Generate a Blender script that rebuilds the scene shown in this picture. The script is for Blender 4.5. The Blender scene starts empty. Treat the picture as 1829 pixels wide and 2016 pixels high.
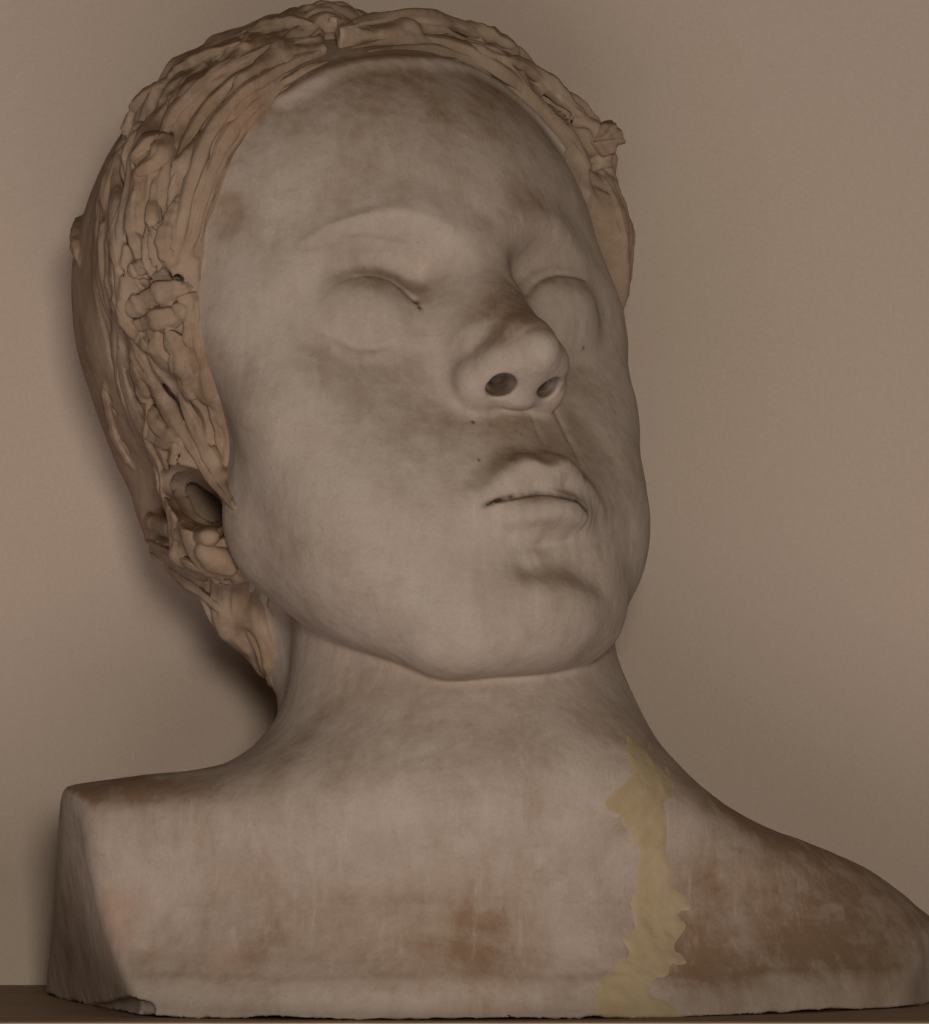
import bpy, math, random
import numpy as np
random.seed(3); np.random.seed(3)
scn = bpy.context.scene
CM = 0.01                      # all sculpting is done in centimetres, meshes are written in metres

# ------------------------------------------------------------------ camera
CAM = np.array((0.0, -120.0, 6.5)); TILT = math.radians(4.4); FPX = 7096.0   # focal length in px of a 1829 px wide picture
cam_d = bpy.data.cameras.new('camera'); cam = bpy.data.objects.new('camera', cam_d)
scn.collection.objects.link(cam); scn.camera = cam
cam.location = CAM * CM; cam.rotation_euler = (math.pi / 2 + TILT, 0, 0)
cam_d.sensor_fit = 'HORIZONTAL'; cam_d.sensor_width = 36; cam_d.lens = 36 * FPX / 1829
cam_d.clip_start = 0.01; cam_d.clip_end = 50
# ------------------------------------------------------------------ world and lamps
w = bpy.data.worlds.new('World'); scn.world = w; w.use_nodes = True
w.node_tree.nodes['Background'].inputs[0].default_value = (1.0, 0.76, 0.54, 1)
w.node_tree.nodes['Background'].inputs[1].default_value = 0.03
def area(name, loc, target, size, power, col):
    d = bpy.data.lights.new(name, 'AREA'); d.energy = power; d.color = col; d.shape = 'RECTANGLE'; d.size, d.size_y = size
    o = bpy.data.objects.new(name, d); scn.collection.objects.link(o); o.location = loc
    import mathutils
    o.rotation_euler = (mathutils.Vector(target) - mathutils.Vector(loc)).to_track_quat('-Z', 'Y').to_euler()
    return o
area('room_lamp', (0.10, -1.5, 0.22), (0, 0, 0.15), (0.20, 0.20), 7.3, (1.0, 0.89, 0.76))
area('floor_bounce', (-0.14, -1.2, -0.46), (0, 0, 0.15), (1.0, 0.5), 4.8, (1.0, 0.85, 0.79))  # unseen area light added low in front, stands for floor bounce
vs = scn.view_settings; vs.view_transform = 'Standard'; vs.look = 'None'; vs.exposure = 0; vs.gamma = 1

# ------------------------------------------------------------------ little field toolkit
f32 = np.float32
def V(*a): return np.array(a, dtype=f32)
def smin(a, b, k):
    h = np.maximum(k - np.abs(a - b), 0) / k
    return np.minimum(a, b) - h * h * k * 0.25
def smax(a, b, k): return -smin(-a, -b, k)
def length(p): return np.sqrt((p * p).sum(1))
def ell(p, c, r, R=None):
    q = p - V(*c)
    if R is not None: q = q @ R
    r = V(*r); a = q / r; k0 = np.sqrt((a * a).sum(1)); k1 = np.sqrt(((a / r) ** 2).sum(1))
    return k0 * (k0 - 1) / np.maximum(k1, 1e-6)
def cap(p, a, b, ra, rb):
    a = V(*a); b = V(*b); ab = b - a; t = np.clip(((p - a) @ ab) / max(float(ab @ ab), 1e-9), 0, 1)
    return length(p - a - t[:, None] * ab) - (ra + (rb - ra) * t)
def chain(p, pts, rad):
    d = None
    for i in range(len(pts) - 1):
        e = cap(p, pts[i], pts[i + 1], rad[i], rad[i + 1]); d = e if d is None else np.minimum(d, e)
    return d
MARG = [0.0]                                    # widened while the octree is still coarse
def near(p, pts, m):
    m = m + MARG[0]
    pts = np.asarray(pts, dtype=f32); lo = pts.min(0) - m; hi = pts.max(0) + m
    return np.nonzero(((p > lo) & (p < hi)).all(1))[0]
def add(d, p, pts, rad, k):                     # smooth union of a tapered stroke, evaluated only nearby
    ix = near(p, pts, max(rad) + k + 0.05)
    if len(ix): d[ix] = smin(d[ix], chain(p[ix], pts, rad), k)
def cut(d, p, pts, rad, k):
    ix = near(p, pts, max(rad) + k + 0.05)
    if len(ix): d[ix] = smax(d[ix], -chain(p[ix], pts, rad), k)
def curve(pts, n):                              # Catmull-Rom resampling
    P = np.asarray(pts, float); P = np.vstack([2 * P[0] - P[1], P, 2 * P[-1] - P[-2]]); out = []
    m = len(P) - 3
    for s in np.linspace(0, m - 1e-6, n):
        i = int(s); t = s - i; a, b, c, d = P[i:i + 4]
        out.append(.5 * (2 * b + (c - a) * t + (2 * a - 5 * b + 4 * c - d) * t * t + (3 * b - a - 3 * c + d) * t ** 3))
    return np.array(out)
def hsh(i, j, k):
    h = (i * 374761393 + j * 668265263 + k * 1274126177) & 0xffffffff
    h = ((h ^ (h >> 13)) * 1274126177) & 0xffffffff
    return ((h ^ (h >> 16)) & 0xffff).astype(f32) / 65535.0
def noise(p, s, seed=0):
    q = p.astype(np.float64) * s + 100.5 + seed * 17.31; i = np.floor(q).astype(np.int64); t = (q - i).astype(f32); t = t * t * (3 - 2 * t)
    r = 0
    for a in (0, 1):
        for b in (0, 1):
            for c in (0, 1):
                wgt = (t[:, 0] if a else 1 - t[:, 0]) * (t[:, 1] if b else 1 - t[:, 1]) * (t[:, 2] if c else 1 - t[:, 2])
                r = r + wgt * hsh(i[:, 0] + a, i[:, 1] + b, i[:, 2] + c)
    return r * 2 - 1

from concurrent.futures import ThreadPoolExecutor
def polygonise(F1, lo, hi, h, slack=1.5):                   # octree-refined surface nets, vertices relaxed onto the zero set
    lo = np.array(lo, float); n = 8
    pool = ThreadPoolExecutor(4)
    def F(p):                                   # evaluate in chunks, several at a time
        if len(p) < 20000: return F1(p)
        return np.concatenate(list(pool.map(F1, np.array_split(p, max(4, len(p) // 60000)))))
    dims = np.ceil((np.array(hi) - lo) / (h * n)).astype(int)
    g = np.stack(np.meshgrid(*[np.arange(k) for k in dims], indexing='ij'), -1).reshape(-1, 3)
    size = h * n
    while True:
        MARG[0] = size * 1.2
        f = F((lo + (g + .5) * size).astype(f32))
        g = g[np.abs(f) < size * (slack if size < h * 1.5 else 1.3 if size < h * 2.5 else 1.15)]
        if size <= h * 1.001: break
        off = np.array([(a, b, c) for a in (0, 1) for b in (0, 1) for c in (0, 1)])
        g = (g[:, None, :] * 2 + off[None]).reshape(-1, 3); size /= 2
    MARG[0] = .15
    M = int(dims.max()) * n + 4
    key = lambda q: ((q[..., 0].astype(np.int64) + 1) * M + q[..., 1] + 1) * M + q[..., 2] + 1
    off = np.array([(a, b, c) for a in (0, 1) for b in (0, 1) for c in (0, 1)])
    cor = (g[:, None, :] + off[None])
    uk, inv = np.unique(key(cor).ravel(), return_inverse=True)
    nodes = np.stack([uk // (M * M) - 1, uk // M % M - 1, uk % M - 1], -1)
    fv = F((lo + nodes * h).astype(f32)); fc = fv[inv.reshape(-1, 8)]
    for _ in range(4):                          # add any cell a crossing edge needs but the octree dropped
        act = np.nonzero((fc.min(1) < 0) & (fc.max(1) >= 0))[0]; have = np.sort(key(g)); miss = []
        for ax in range(3):
            m = act[(fc[act, 0] < 0) != (fc[act, [4, 2, 1][ax]] < 0)]; mm = act[(fc[act, 7] < 0) != (fc[act, 7 - [4, 2, 1][ax]] < 0)]
            u = np.zeros(3, int); v = np.zeros(3, int); u[(ax + 1) % 3] = 1; v[(ax + 2) % 3] = 1
            for q0 in (g[m] - u, g[m] - v, g[m] - u - v, g[mm] + u, g[mm] + v, g[mm] + u + v):
                k = key(q0); j = np.minimum(np.searchsorted(have, k), len(have) - 1); miss.append(q0[have[j] != k])
        miss = np.unique(np.vstack(miss), axis=0)
        if not len(miss): break
        g = np.vstack([g, miss]); fc = np.vstack([fc, F((lo + (miss[:, None, :] + off[None]).reshape(-1, 3) * h).astype(f32)).reshape(-1, 8)])
    act = (fc.min(1) < 0) & (fc.max(1) >= 0)
    g = g[act]; fc = fc[act]; ck = key(g); o = np.argsort(ck); g = g[o]; fc = fc[o]; ck = ck[o]
    acc = np.zeros((len(g), 3)); cnt = np.zeros(len(g))
    E = [(a, b) for a in range(8) for b in range(a + 1, 8) if np.abs(off[a] - off[b]).sum() == 1]
    for a, b in E:
        fa, fb = fc[:, a], fc[:, b]; m = (fa < 0) != (fb < 0)
        t = np.where(m, fa / np.where(m, fa - fb, 1), 0)
        acc[m] += (off[a] + t[:, None] * (off[b] - off[a]))[m]; cnt[m] += 1
    vert = lo + (g + acc / cnt[:, None]) * h
    faces = []
    for ax in range(3):
        c0 = 0; c1 = [4, 2, 1][ax]
        m = np.nonzero((fc[:, c0] < 0) != (fc[:, c1] < 0))[0]
        u = np.zeros(3, int); v = np.zeros(3, int); u[(ax + 1) % 3] = 1; v[(ax + 2) % 3] = 1
        idx = []; ok = np.ones(len(m), bool)
        for d in ((0, 0), (1, 0), (1, 1), (0, 1)):
            k = key(g[m] - d[0] * u - d[1] * v); j = np.minimum(np.searchsorted(ck, k), len(ck) - 1); ok &= ck[j] == k; idx.append(j)
        q = np.stack(idx, 1); flip = ~(fc[m, c0] < 0); q[flip] = q[flip][:, ::-1]
        faces.append(q[ok])
    faces = np.vstack(faces)
    e = h * .5
    for it in range(1):
        p = vert.astype(f32); f0 = F(p)
        gr = np.stack([F(p + V(*(e * (np.arange(3) == k)))) - f0 for k in range(3)], 1) / e
        st = -(f0 / np.maximum((gr * gr).sum(1), .05))[:, None] * gr
        L = length(st); st *= np.minimum(1, .6 * h / np.maximum(L, 1e-6))[:, None]
        vert = vert + st
    return vert, faces

def mesh_obj(name, verts, faces, mat, parent=None, smooth=True):
    me = bpy.data.meshes.new(name); nv = len(verts); nf = len(faces); n = faces.shape[1]
    me.vertices.add(nv); me.vertices.foreach_set('co', (np.asarray(verts) * CM).astype(f32).ravel())
    me.loops.add(nf * n); me.loops.foreach_set('vertex_index', faces.astype(np.int32).ravel())
    me.polygons.add(nf); me.polygons.foreach_set('loop_start', np.arange(0, nf * n, n, dtype=np.int32))
    me.polygons.foreach_set('loop_total', np.full(nf, n, np.int32)); me.polygons.foreach_set('use_smooth', np.full(nf, smooth))
    me.update(calc_edges=True); me.validate()
    me.materials.append(mat)
    o = bpy.data.objects.new(name, me); scn.collection.objects.link(o); o.parent = parent
    return o

# ------------------------------------------------------------------ where things stand
CR = np.array((1., 0, 0)); CU = np.array((0, -math.sin(TILT), math.cos(TILT))); CF = np.array((0, math.cos(TILT), math.sin(TILT)))
def at(px, py, Y):
    d = CR * (px - 914.5) / FPX + CU * (1008 - py) / FPX + CF
    return CAM + d * (Y - CAM[1]) / d[1]
def rot(yaw, pitch, roll):
    cy, sy, cp, sp, cr, sr = math.cos(yaw), math.sin(yaw), math.cos(pitch), math.sin(pitch), math.cos(roll), math.sin(roll)
    return np.array([[cr, -sr, 0], [sr, cr, 0], [0, 0, 1]]) @ np.array([[cy, 0, sy], [0, 1, 0], [-sy, 0, cy]]) @ np.array([[1, 0, 0], [0, cp, sp], [0, -sp, cp]])
RH = np.stack([CR, CU, -CF], 1) @ rot(math.radians(33.6), math.radians(23.4), math.radians(-.4))   # head axes (right, up, forward) in the room
HN = at(937, 515, -5.0)                                                                         # bridge of the nose
def to_head(p): return ((p - HN.astype(f32)) @ RH.astype(f32)).astype(f32)
def to_world(h): return np.asarray(h) @ RH.T + HN

# BAKED-BEGIN
LOCKS = [   # kind, half-widths in cm at root / middle / tip, flatness, course and outward direction in head axes
    ('hair_lock',[0.07,0.16,0.11],0.6,[(-3.7,7.34,-1.42),(-4.31,7.02,-1.62),(-4.92,6.65,-1.81),(-5.54,6.18,-1.99),(-6.13,5.63,-2.17),(-6.67,5.03,-2.35),(-7.12,4.4,-2.54),(-7.46,3.78,-2.76),(-7.66,3.2,-3.04),(-7.79,2.64,-3.35),(-7.89,2.09,-3.64)],[(-0.42,0.51,0.75),(-0.49,0.48,0.73),(-0.55,0.43,0.71),(0.03,-0.47,0.88),(0.54,-0.45,0.72),(0.1,-0.44,0.89),(0.0,-0.23,0.97),(0.18,-0.3,0.93),(0.13,-0.42,0.9),(0.09,-0.65,0.75),(0.02,-0.17,0.99)]),
    ('hair_lock',[0.11,0.18,0.11],0.6,[(-8.02,1.49,-3.78),(-8.05,1.1,-4.0),(-8.08,0.66,-4.2),(-8.08,0.16,-4.39),(-8.03,-0.38,-4.59),(-7.92,-0.92,-4.84),(-7.77,-1.45,-5.12)],[(-0.22,-0.49,0.85),(-0.77,-0.23,0.59),(-0.41,-0.45,0.8),(-0.5,-0.18,0.85),(-0.47,-0.35,0.81),(-0.67,-0.5,0.55),(-0.69,-0.47,0.55)]),
    ('hair_lock',[0.11,0.16,0.11],0.6,[(-7.75,-1.24,-5.0),(-7.56,-1.77,-5.29),(-7.28,-2.24,-5.71),(-6.94,-2.66,-6.23),(-6.67,-3.09,-6.63),(-6.55,-3.56,-6.8),(-6.51,-4.05,-6.82)],[(-0.38,-0.59,0.71),(-0.5,-0.42,0.76),(-0.31,-0.76,0.57),(-0.6,-0.76,-0.26),(-0.25,-0.38,0.89),(-0.69,0.4,-0.6),(-0.7,-0.34,0.63)]),
    ('hair_lock',[0.08,0.18,0.1],0.6,[(-1.54,8.17,-1.16),(-0.52,8.43,-1.26),(0.5,8.64,-1.38),(1.5,8.72,-1.49),(2.42,8.62,-1.57),(3.3,8.4,-1.65),(4.18,8.11,-1.77)],[(-0.18,0.61,0.77),(-0.07,0.64,0.76),(0.08,-0.32,0.94),(0.63,0.51,0.58),(-0.1,-0.05,0.99),(-0.15,-0.49,0.86),(-0.12,-0.49,0.86)]),
    ('hair_lock',[0.1,0.18,0.11],0.6,[(4.66,7.87,-1.81),(5.36,7.53,-1.97),(5.98,7.15,-2.1),(6.47,6.7,-2.15),(6.89,6.24,-2.24),(7.43,5.91,-2.57),(8.13,5.7,-3.15)],[(-0.16,-0.42,0.89),(0.36,-0.11,0.93),(0.33,0.38,0.87),(0.35,0.81,0.47),(0.16,-0.33,0.93),(0.53,-0.08,0.84),(-0.12,-0.49,0.86)]),
    ('hair_lock',[0.13,0.2,0.13],0.6,[(-2.91,7.84,-1.38),(-3.71,7.53,-1.6),(-4.49,7.16,-1.77),(-5.25,6.71,-1.86),(-5.92,6.2,-1.96),(-6.46,5.68,-2.11),(-6.9,5.15,-2.3),(-7.26,4.59,-2.47),(-7.56,4.0,-2.65),(-7.76,3.41,-2.9),(-7.92,2.85,-3.23),(-8.09,2.26,-3.53),(-8.33,1.64,-3.76)],[(-0.34,0.57,0.75),(-0.43,0.54,0.73),(-0.27,-0.38,0.89),(0.15,-0.44,0.89),(0.27,-0.35,0.9),(-0.25,-0.32,0.91),(-0.03,-0.25,0.97),(-0.1,-0.22,0.97),(-0.08,-0.03,1.0),(-0.01,-0.54,0.84),(0.07,-0.65,0.76),(0.05,-0.39,0.92),(-0.13,-0.42,0.9)]),
    ('hair_lock',[0.13,0.23,0.2],0.6,[(-2.74,8.48,-1.69),(-3.78,8.02,-1.66),(-4.76,7.54,-1.65),(-5.59,7.06,-1.72),(-6.25,6.61,-1.91),(-6.77,6.14,-2.13),(-7.21,5.61,-2.34),(-7.59,4.99,-2.55),(-7.92,4.32,-2.77),(-8.18,3.63,-3.02),(-8.39,2.94,-3.3),(-8.58,2.25,-3.59),(-8.74,1.58,-3.93)],[(0.11,-0.19,0.98),(0.16,-0.39,0.91),(0.3,-0.31,0.9),(-0.09,-0.14,0.99),(-0.39,0.1,0.92),(-0.36,0.15,0.92),(-0.5,-0.11,0.86),(-0.92,0.12,0.38),(-0.52,0.27,0.81),(-0.87,-0.06,0.49),(-0.84,0.08,0.53),(-0.07,-0.34,0.94),(-0.33,-0.59,0.73)]),
    ('hair_lock',[0.13,0.21,0.13],0.55,[(-3.22,8.62,-1.81),(-4.38,8.1,-1.67),(-5.32,7.68,-1.73),(-5.98,7.35,-2.03),(-6.48,7.03,-2.44),(-6.94,6.62,-2.82),(-7.41,6.05,-3.07),(-7.86,5.35,-3.19),(-8.23,4.63,-3.27),(-8.45,4.02,-3.44),(-8.58,3.5,-3.69)],[(-0.3,0.44,0.85),(0.02,0.02,1.0),(-0.42,0.21,0.88),(-0.52,0.29,0.8),(-0.61,-0.2,0.77),(-0.42,-0.24,0.87),(-0.55,0.09,0.83),(-0.79,0.17,0.59),(-0.86,-0.33,0.38),(-0.63,0.19,-0.75),(-0.32,0.63,-0.7)]),
    ('hair_lock',[0.13,0.23,0.15],0.55,[(-3.41,9.34,-2.58),(-4.62,8.77,-2.36),(-5.58,8.34,-2.41),(-6.29,7.98,-2.67),(-6.9,7.57,-2.95),(-7.44,7.11,-3.25),(-7.88,6.61,-3.58),(-8.27,6.04,-3.77),(-8.7,5.36,-3.77)],[(-0.33,-0.08,0.94),(-0.09,0.03,1.0),(-0.62,0.46,0.64),(-0.71,0.7,-0.05),(-0.13,0.27,0.95),(-0.77,0.05,0.64),(-0.79,0.16,0.6),(0.17,0.22,0.96),(-0.33,0.29,0.9)]),
    ('hair_lock',[0.11,0.18,0.11],0.6,[(-2.83,9.0,-1.84),(-3.57,8.81,-1.89),(-4.33,8.58,-1.91),(-5.0,8.35,-2.02),(-5.57,8.16,-2.24),(-6.07,7.96,-2.5),(-6.52,7.79,-2.8)],[(-0.26,0.48,0.83),(-0.09,0.89,0.45),(-0.21,0.36,0.91),(-0.14,0.17,0.98),(-0.13,0.13,0.98),(-0.85,0.33,0.41),(-0.44,0.41,0.8)]),
    ('hair_lock',[0.18,0.3,0.2],0.8,[(-2.59,9.73,-2.31),(-2.91,10.02,-2.85),(-3.32,10.14,-3.23),(-3.82,10.07,-3.43),(-4.35,9.89,-3.57)],[(-0.09,0.18,0.98),(-0.27,0.43,0.86),(-0.35,0.39,0.85),(-0.53,0.59,0.61),(-0.4,0.85,0.35)]),
    ('hair_lock',[0.16,0.26,0.16],0.8,[(-5.44,8.77,-2.29),(-5.65,8.96,-3.07),(-5.95,9.02,-3.64),(-6.26,8.99,-4.08),(-6.45,9.0,-4.54),(-6.6,8.99,-4.95),(-6.78,8.92,-5.22)],[(-0.51,0.86,0.08),(0.64,0.67,-0.38),(-0.59,0.56,0.59),(-0.64,0.75,0.13),(-0.4,0.92,0.03),(-0.31,0.52,0.8),(-0.39,0.65,0.64)]),
    ('hair_lock',[0.15,0.23,0.16],0.8,[(-6.87,8.81,-5.21),(-7.08,8.74,-5.52),(-7.17,8.72,-5.96),(-7.17,8.71,-6.47),(-7.19,8.59,-6.89),(-7.32,8.33,-7.09),(-7.53,7.97,-7.17)],[(-0.43,0.48,0.76),(-0.39,-0.06,0.92),(-0.69,0.72,0.1),(-0.8,0.53,-0.28),(-0.67,0.74,-0.01),(-0.68,0.67,-0.29),(-0.94,0.34,0.09)]),
    ('hair_curl',[0.2,0.31,0.23],0.7,[(-9.11,5.4,-4.52),(-8.99,5.55,-4.26),(-8.81,5.72,-4.09),(-8.57,5.86,-3.99),(-8.38,5.88,-3.9),(-8.3,5.75,-3.8),(-8.37,5.51,-3.74),(-8.57,5.22,-3.76),(-8.81,4.99,-3.88),(-9.0,4.87,-4.1),(-9.16,4.82,-4.36)],[(-0.97,0.21,-0.1),(-0.86,0.18,0.47),(-0.56,0.44,0.71),(-0.33,0.24,0.91),(-0.06,0.46,0.88),(-0.02,0.58,0.82),(-0.01,0.18,0.98),(-0.06,-0.07,1.0),(-0.15,-0.21,0.97),(-0.82,-0.06,0.57),(-0.97,0.1,0.21)]),
    ('hair_lock',[0.16,0.26,0.28],0.6,[(-8.44,3.44,-3.38),(-8.57,3.11,-3.56),(-8.72,2.78,-3.69),(-8.86,2.45,-3.8),(-8.93,2.15,-3.88),(-8.92,1.86,-3.93),(-8.83,1.6,-3.98)],[(-0.84,0.04,0.54),(-0.88,0.25,0.41),(-0.43,-0.01,0.9),(-0.6,-0.11,0.79),(-0.67,-0.02,0.75),(-0.64,-0.35,0.68),(-0.47,-0.52,0.71)]),
    ('hair_lock',[0.13,0.21,0.13],0.7,[(-8.66,4.61,-3.91),(-8.82,4.16,-4.03),(-8.94,3.71,-4.11),(-9.04,3.24,-4.12),(-9.11,2.81,-4.12),(-9.16,2.44,-4.18),(-9.2,2.14,-4.3)],[(-0.06,-0.29,0.96),(-0.06,-0.25,0.97),(0.07,-0.48,0.87),(-0.45,-0.22,0.87),(0.44,0.72,-0.54),(-0.41,-0.22,0.88),(0.73,0.23,-0.64)]),
    ('hair_lock',[0.13,0.23,0.15],0.7,[(-9.22,4.42,-4.49),(-9.3,3.95,-4.66),(-9.35,3.5,-4.79),(-9.38,3.05,-4.85),(-9.37,2.61,-4.87),(-9.32,2.23,-4.95),(-9.22,1.9,-5.09)],[(-1.0,0.09,0.03),(-0.94,0.35,0.01),(-1.0,0.01,-0.02),(-0.85,0.36,-0.39),(-0.64,-0.03,0.77),(0.02,-0.48,0.88),(-0.89,-0.34,0.31)]),
    ('hair_lock',[0.13,0.2,0.13],0.6,[(-8.27,6.82,-6.46),(-8.47,6.19,-6.55),(-8.75,5.44,-6.45),(-9.09,4.58,-6.2),(-9.36,3.74,-6.02),(-9.5,2.97,-5.98),(-9.57,2.25,-6.01)],[(-0.8,0.23,0.56),(-0.93,0.18,0.33),(-0.94,-0.05,0.33),(-0.68,0.23,0.7),(-0.99,0.07,0.11),(-0.92,0.19,-0.34),(-0.92,-0.11,0.39)]),
    ('hair_lock',[0.25,0.38,0.3],0.7,[(-9.3,1.01,-6.49),(-9.08,1.06,-6.13),(-8.9,1.04,-5.7),(-8.77,0.95,-5.19),(-8.64,0.85,-4.75),(-8.47,0.8,-4.46),(-8.27,0.81,-4.29)],[(-0.73,-0.6,0.34),(-0.08,-0.84,0.53),(-0.54,-0.84,-0.01),(-0.13,-0.75,0.65),(-0.81,-0.53,0.25),(-0.13,-0.67,0.73),(-0.53,-0.59,0.61)]),
    ('hair_lock',[0.2,0.33,0.25],0.7,[(-8.99,0.63,-6.75),(-8.83,0.51,-6.32),(-8.76,0.31,-5.76),(-8.69,0.15,-5.23),(-8.55,0.1,-4.89),(-8.41,0.13,-4.64),(-8.32,0.17,-4.39)],[(-0.46,-0.73,0.5),(-0.24,-0.7,0.67),(-0.95,-0.31,0.03),(-0.99,-0.15,-0.05),(-0.2,-0.46,0.87),(-0.66,-0.39,0.64),(-0.33,0.03,0.94)]),
    ('hair_lock',[0.2,0.28,0.2],0.8,[(-8.52,0.97,-4.24),(-8.36,0.78,-4.31),(-8.25,0.55,-4.36),(-8.22,0.26,-4.41),(-8.22,-0.08,-4.46)],[(-0.29,-0.55,0.78),(-0.42,-0.63,0.66),(-0.75,-0.39,0.53),(-0.48,0.09,0.87),(-0.23,-0.4,0.89)]),
    ('hair_lock',[0.15,0.25,0.15],0.7,[(-9.48,1.22,-6.49),(-9.3,0.94,-6.65),(-9.11,0.68,-6.79),(-8.92,0.42,-6.83),(-8.81,0.12,-6.69),(-8.8,-0.21,-6.44),(-8.8,-0.53,-6.2)],[(-0.94,-0.32,-0.09),(-0.81,-0.55,-0.2),(-0.81,-0.57,0.16),(-0.62,-0.64,0.45),(-0.14,-0.61,0.78),(-0.9,-0.09,-0.43),(-0.9,-0.43,-0.08)]),
    ('hair_lock',[0.16,0.25,0.2],0.7,[(-9.36,1.84,-5.72),(-9.33,1.88,-5.51),(-9.28,1.88,-5.28),(-9.24,1.85,-4.99),(-9.2,1.76,-4.63)],[(-0.8,-0.29,0.53),(-0.91,-0.18,0.36),(-0.95,0.04,-0.3),(-0.8,-0.39,0.45),(0.42,-0.7,0.58)]),
    ('hair_lock',[0.15,0.3,0.2],0.6,[(-8.68,-0.02,-7.65),(-8.26,-0.31,-8.17),(-7.85,-0.54,-8.7),(-7.57,-0.81,-9.03),(-7.47,-1.14,-9.1)],[(-0.89,-0.43,-0.15),(-0.76,-0.63,-0.14),(-0.63,-0.77,-0.07),(-0.86,-0.24,0.44),(-0.18,0.62,0.76)]),
    ('hair_lock',[0.2,0.41,0.28],0.45,[(-8.73,-0.33,-5.16),(-8.48,-0.61,-5.28),(-8.25,-0.9,-5.4),(-8.08,-1.22,-5.55),(-7.91,-1.54,-5.74),(-7.69,-1.84,-6.01),(-7.42,-2.12,-6.37)],[(-0.91,-0.19,0.36),(-0.29,-0.62,0.73),(-0.34,-0.69,0.64),(-0.56,-0.72,0.41),(-0.79,-0.5,0.35),(-0.77,-0.2,-0.6),(-0.42,-0.71,0.56)]),
    ('hair_lock',[0.15,0.26,0.13],0.7,[(-8.73,0.16,-7.08),(-8.38,-0.29,-7.45),(-7.96,-0.68,-7.89),(-7.54,-1.07,-8.27),(-7.28,-1.59,-8.33),(-7.18,-2.27,-8.1),(-7.11,-2.99,-7.8),(-6.99,-3.67,-7.59),(-6.85,-4.33,-7.39),(-6.83,-5.05,-6.98),(-6.97,-5.89,-6.29)],[(-0.73,-0.66,0.19),(-0.38,-0.6,0.7),(-0.33,-0.78,0.52),(-0.99,0.06,0.09),(-0.67,-0.09,0.74),(-0.82,-0.2,0.53),(-0.92,-0.02,0.39),(-0.99,0.08,-0.1),(-0.38,-0.61,-0.7),(-0.75,0.08,-0.65),(-0.99,0.12,-0.01)]),
    ('hair_lock',[0.15,0.26,0.15],0.65,[(-7.55,-1.41,-7.13),(-7.25,-1.95,-7.32),(-7.06,-2.53,-7.36),(-6.96,-3.13,-7.29),(-6.84,-3.68,-7.24),(-6.72,-4.22,-7.2),(-6.71,-4.79,-6.99),(-6.82,-5.42,-6.59),(-6.99,-6.05,-6.12)],[(-0.57,-0.76,-0.3),(-0.88,-0.35,0.33),(-0.91,-0.05,0.41),(-0.98,0.17,-0.08),(-0.64,-0.14,0.75),(0.08,-0.56,0.83),(-0.7,0.12,0.7),(-0.97,0.22,-0.11),(-1.0,0.08,0.03)]),
    ('hair_lock',[0.16,0.26,0.16],0.6,[(-8.34,0.89,-8.77),(-8.03,0.51,-9.32),(-7.72,0.15,-9.85),(-7.51,-0.29,-10.14),(-7.47,-0.88,-10.05),(-7.5,-1.51,-9.74),(-7.47,-2.05,-9.38),(-7.43,-2.5,-8.89),(-7.47,-2.97,-8.19)],[(-0.83,-0.45,0.33),(-0.93,-0.24,-0.28),(-0.94,-0.31,-0.1),(-0.96,-0.18,-0.19),(-0.9,-0.2,0.39),(-0.99,0.17,0.01),(-0.03,-0.6,0.8),(-0.65,-0.58,0.5),(-0.79,-0.23,0.58)]),
    ('hair_lock',[0.15,0.21,0.13],0.6,[(-9.36,1.59,-6.87),(-8.68,1.6,-8.18),(-8.18,1.48,-9.17),(-7.9,1.19,-9.76),(-7.75,0.78,-10.14),(-7.6,0.31,-10.46),(-7.46,-0.19,-10.78)],[(-0.95,-0.31,-0.09),(-0.86,-0.49,0.15),(-0.93,-0.32,-0.15),(-0.95,-0.33,0.01),(-0.97,-0.23,-0.08),(-0.94,-0.29,0.16),(-0.89,-0.45,0.12)]),
    ('hair_lock',[0.15,0.23,0.15],0.6,[(-7.56,0.77,-11.64),(-7.26,0.46,-12.19),(-6.92,0.15,-12.74),(-6.56,-0.17,-13.25),(-6.23,-0.49,-13.63),(-5.98,-0.8,-13.82),(-5.81,-1.11,-13.86)],[(-0.92,-0.27,-0.27),(-0.89,-0.3,-0.33),(-0.88,-0.34,-0.33),(-0.82,-0.36,-0.43),(-0.79,-0.41,-0.45),(-0.85,-0.39,-0.36),(-0.9,-0.35,-0.28)]),
    ('hair_lock',[0.15,0.31,0.16],0.6,[(-7.55,-0.83,-9.38),(-7.51,-1.29,-9.17),(-7.44,-1.73,-8.96),(-7.36,-2.15,-8.71),(-7.31,-2.56,-8.37),(-7.26,-2.9,-8.06),(-7.18,-3.16,-7.84)],[(-0.98,-0.05,-0.18),(-0.04,-0.39,0.92),(-0.97,0.2,-0.13),(-0.56,-0.46,0.69),(-0.93,0.34,0.17),(-0.89,-0.11,0.44),(-0.89,-0.04,0.45)]),
    ('ear_rim',[0.25,0.38,0.33],0.6,[(-5.57,-3.22,-13.65),(-5.53,-3.43,-13.5),(-5.57,-3.7,-13.19),(-5.92,-4.22,-12.3),(-6.57,-4.96,-10.84),(-7.1,-5.62,-9.51),(-7.26,-6.0,-8.75),(-7.18,-6.2,-8.35),(-7.05,-6.33,-8.03)],[(-0.98,-0.18,-0.07),(-0.97,-0.23,-0.03),(-0.97,-0.24,0.01),(-0.96,-0.27,0.1),(-0.98,-0.21,-0.07),(-0.87,-0.05,-0.5),(-0.92,-0.35,0.17),(-0.85,-0.35,0.38),(0.35,0.69,0.64)]),
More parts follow.
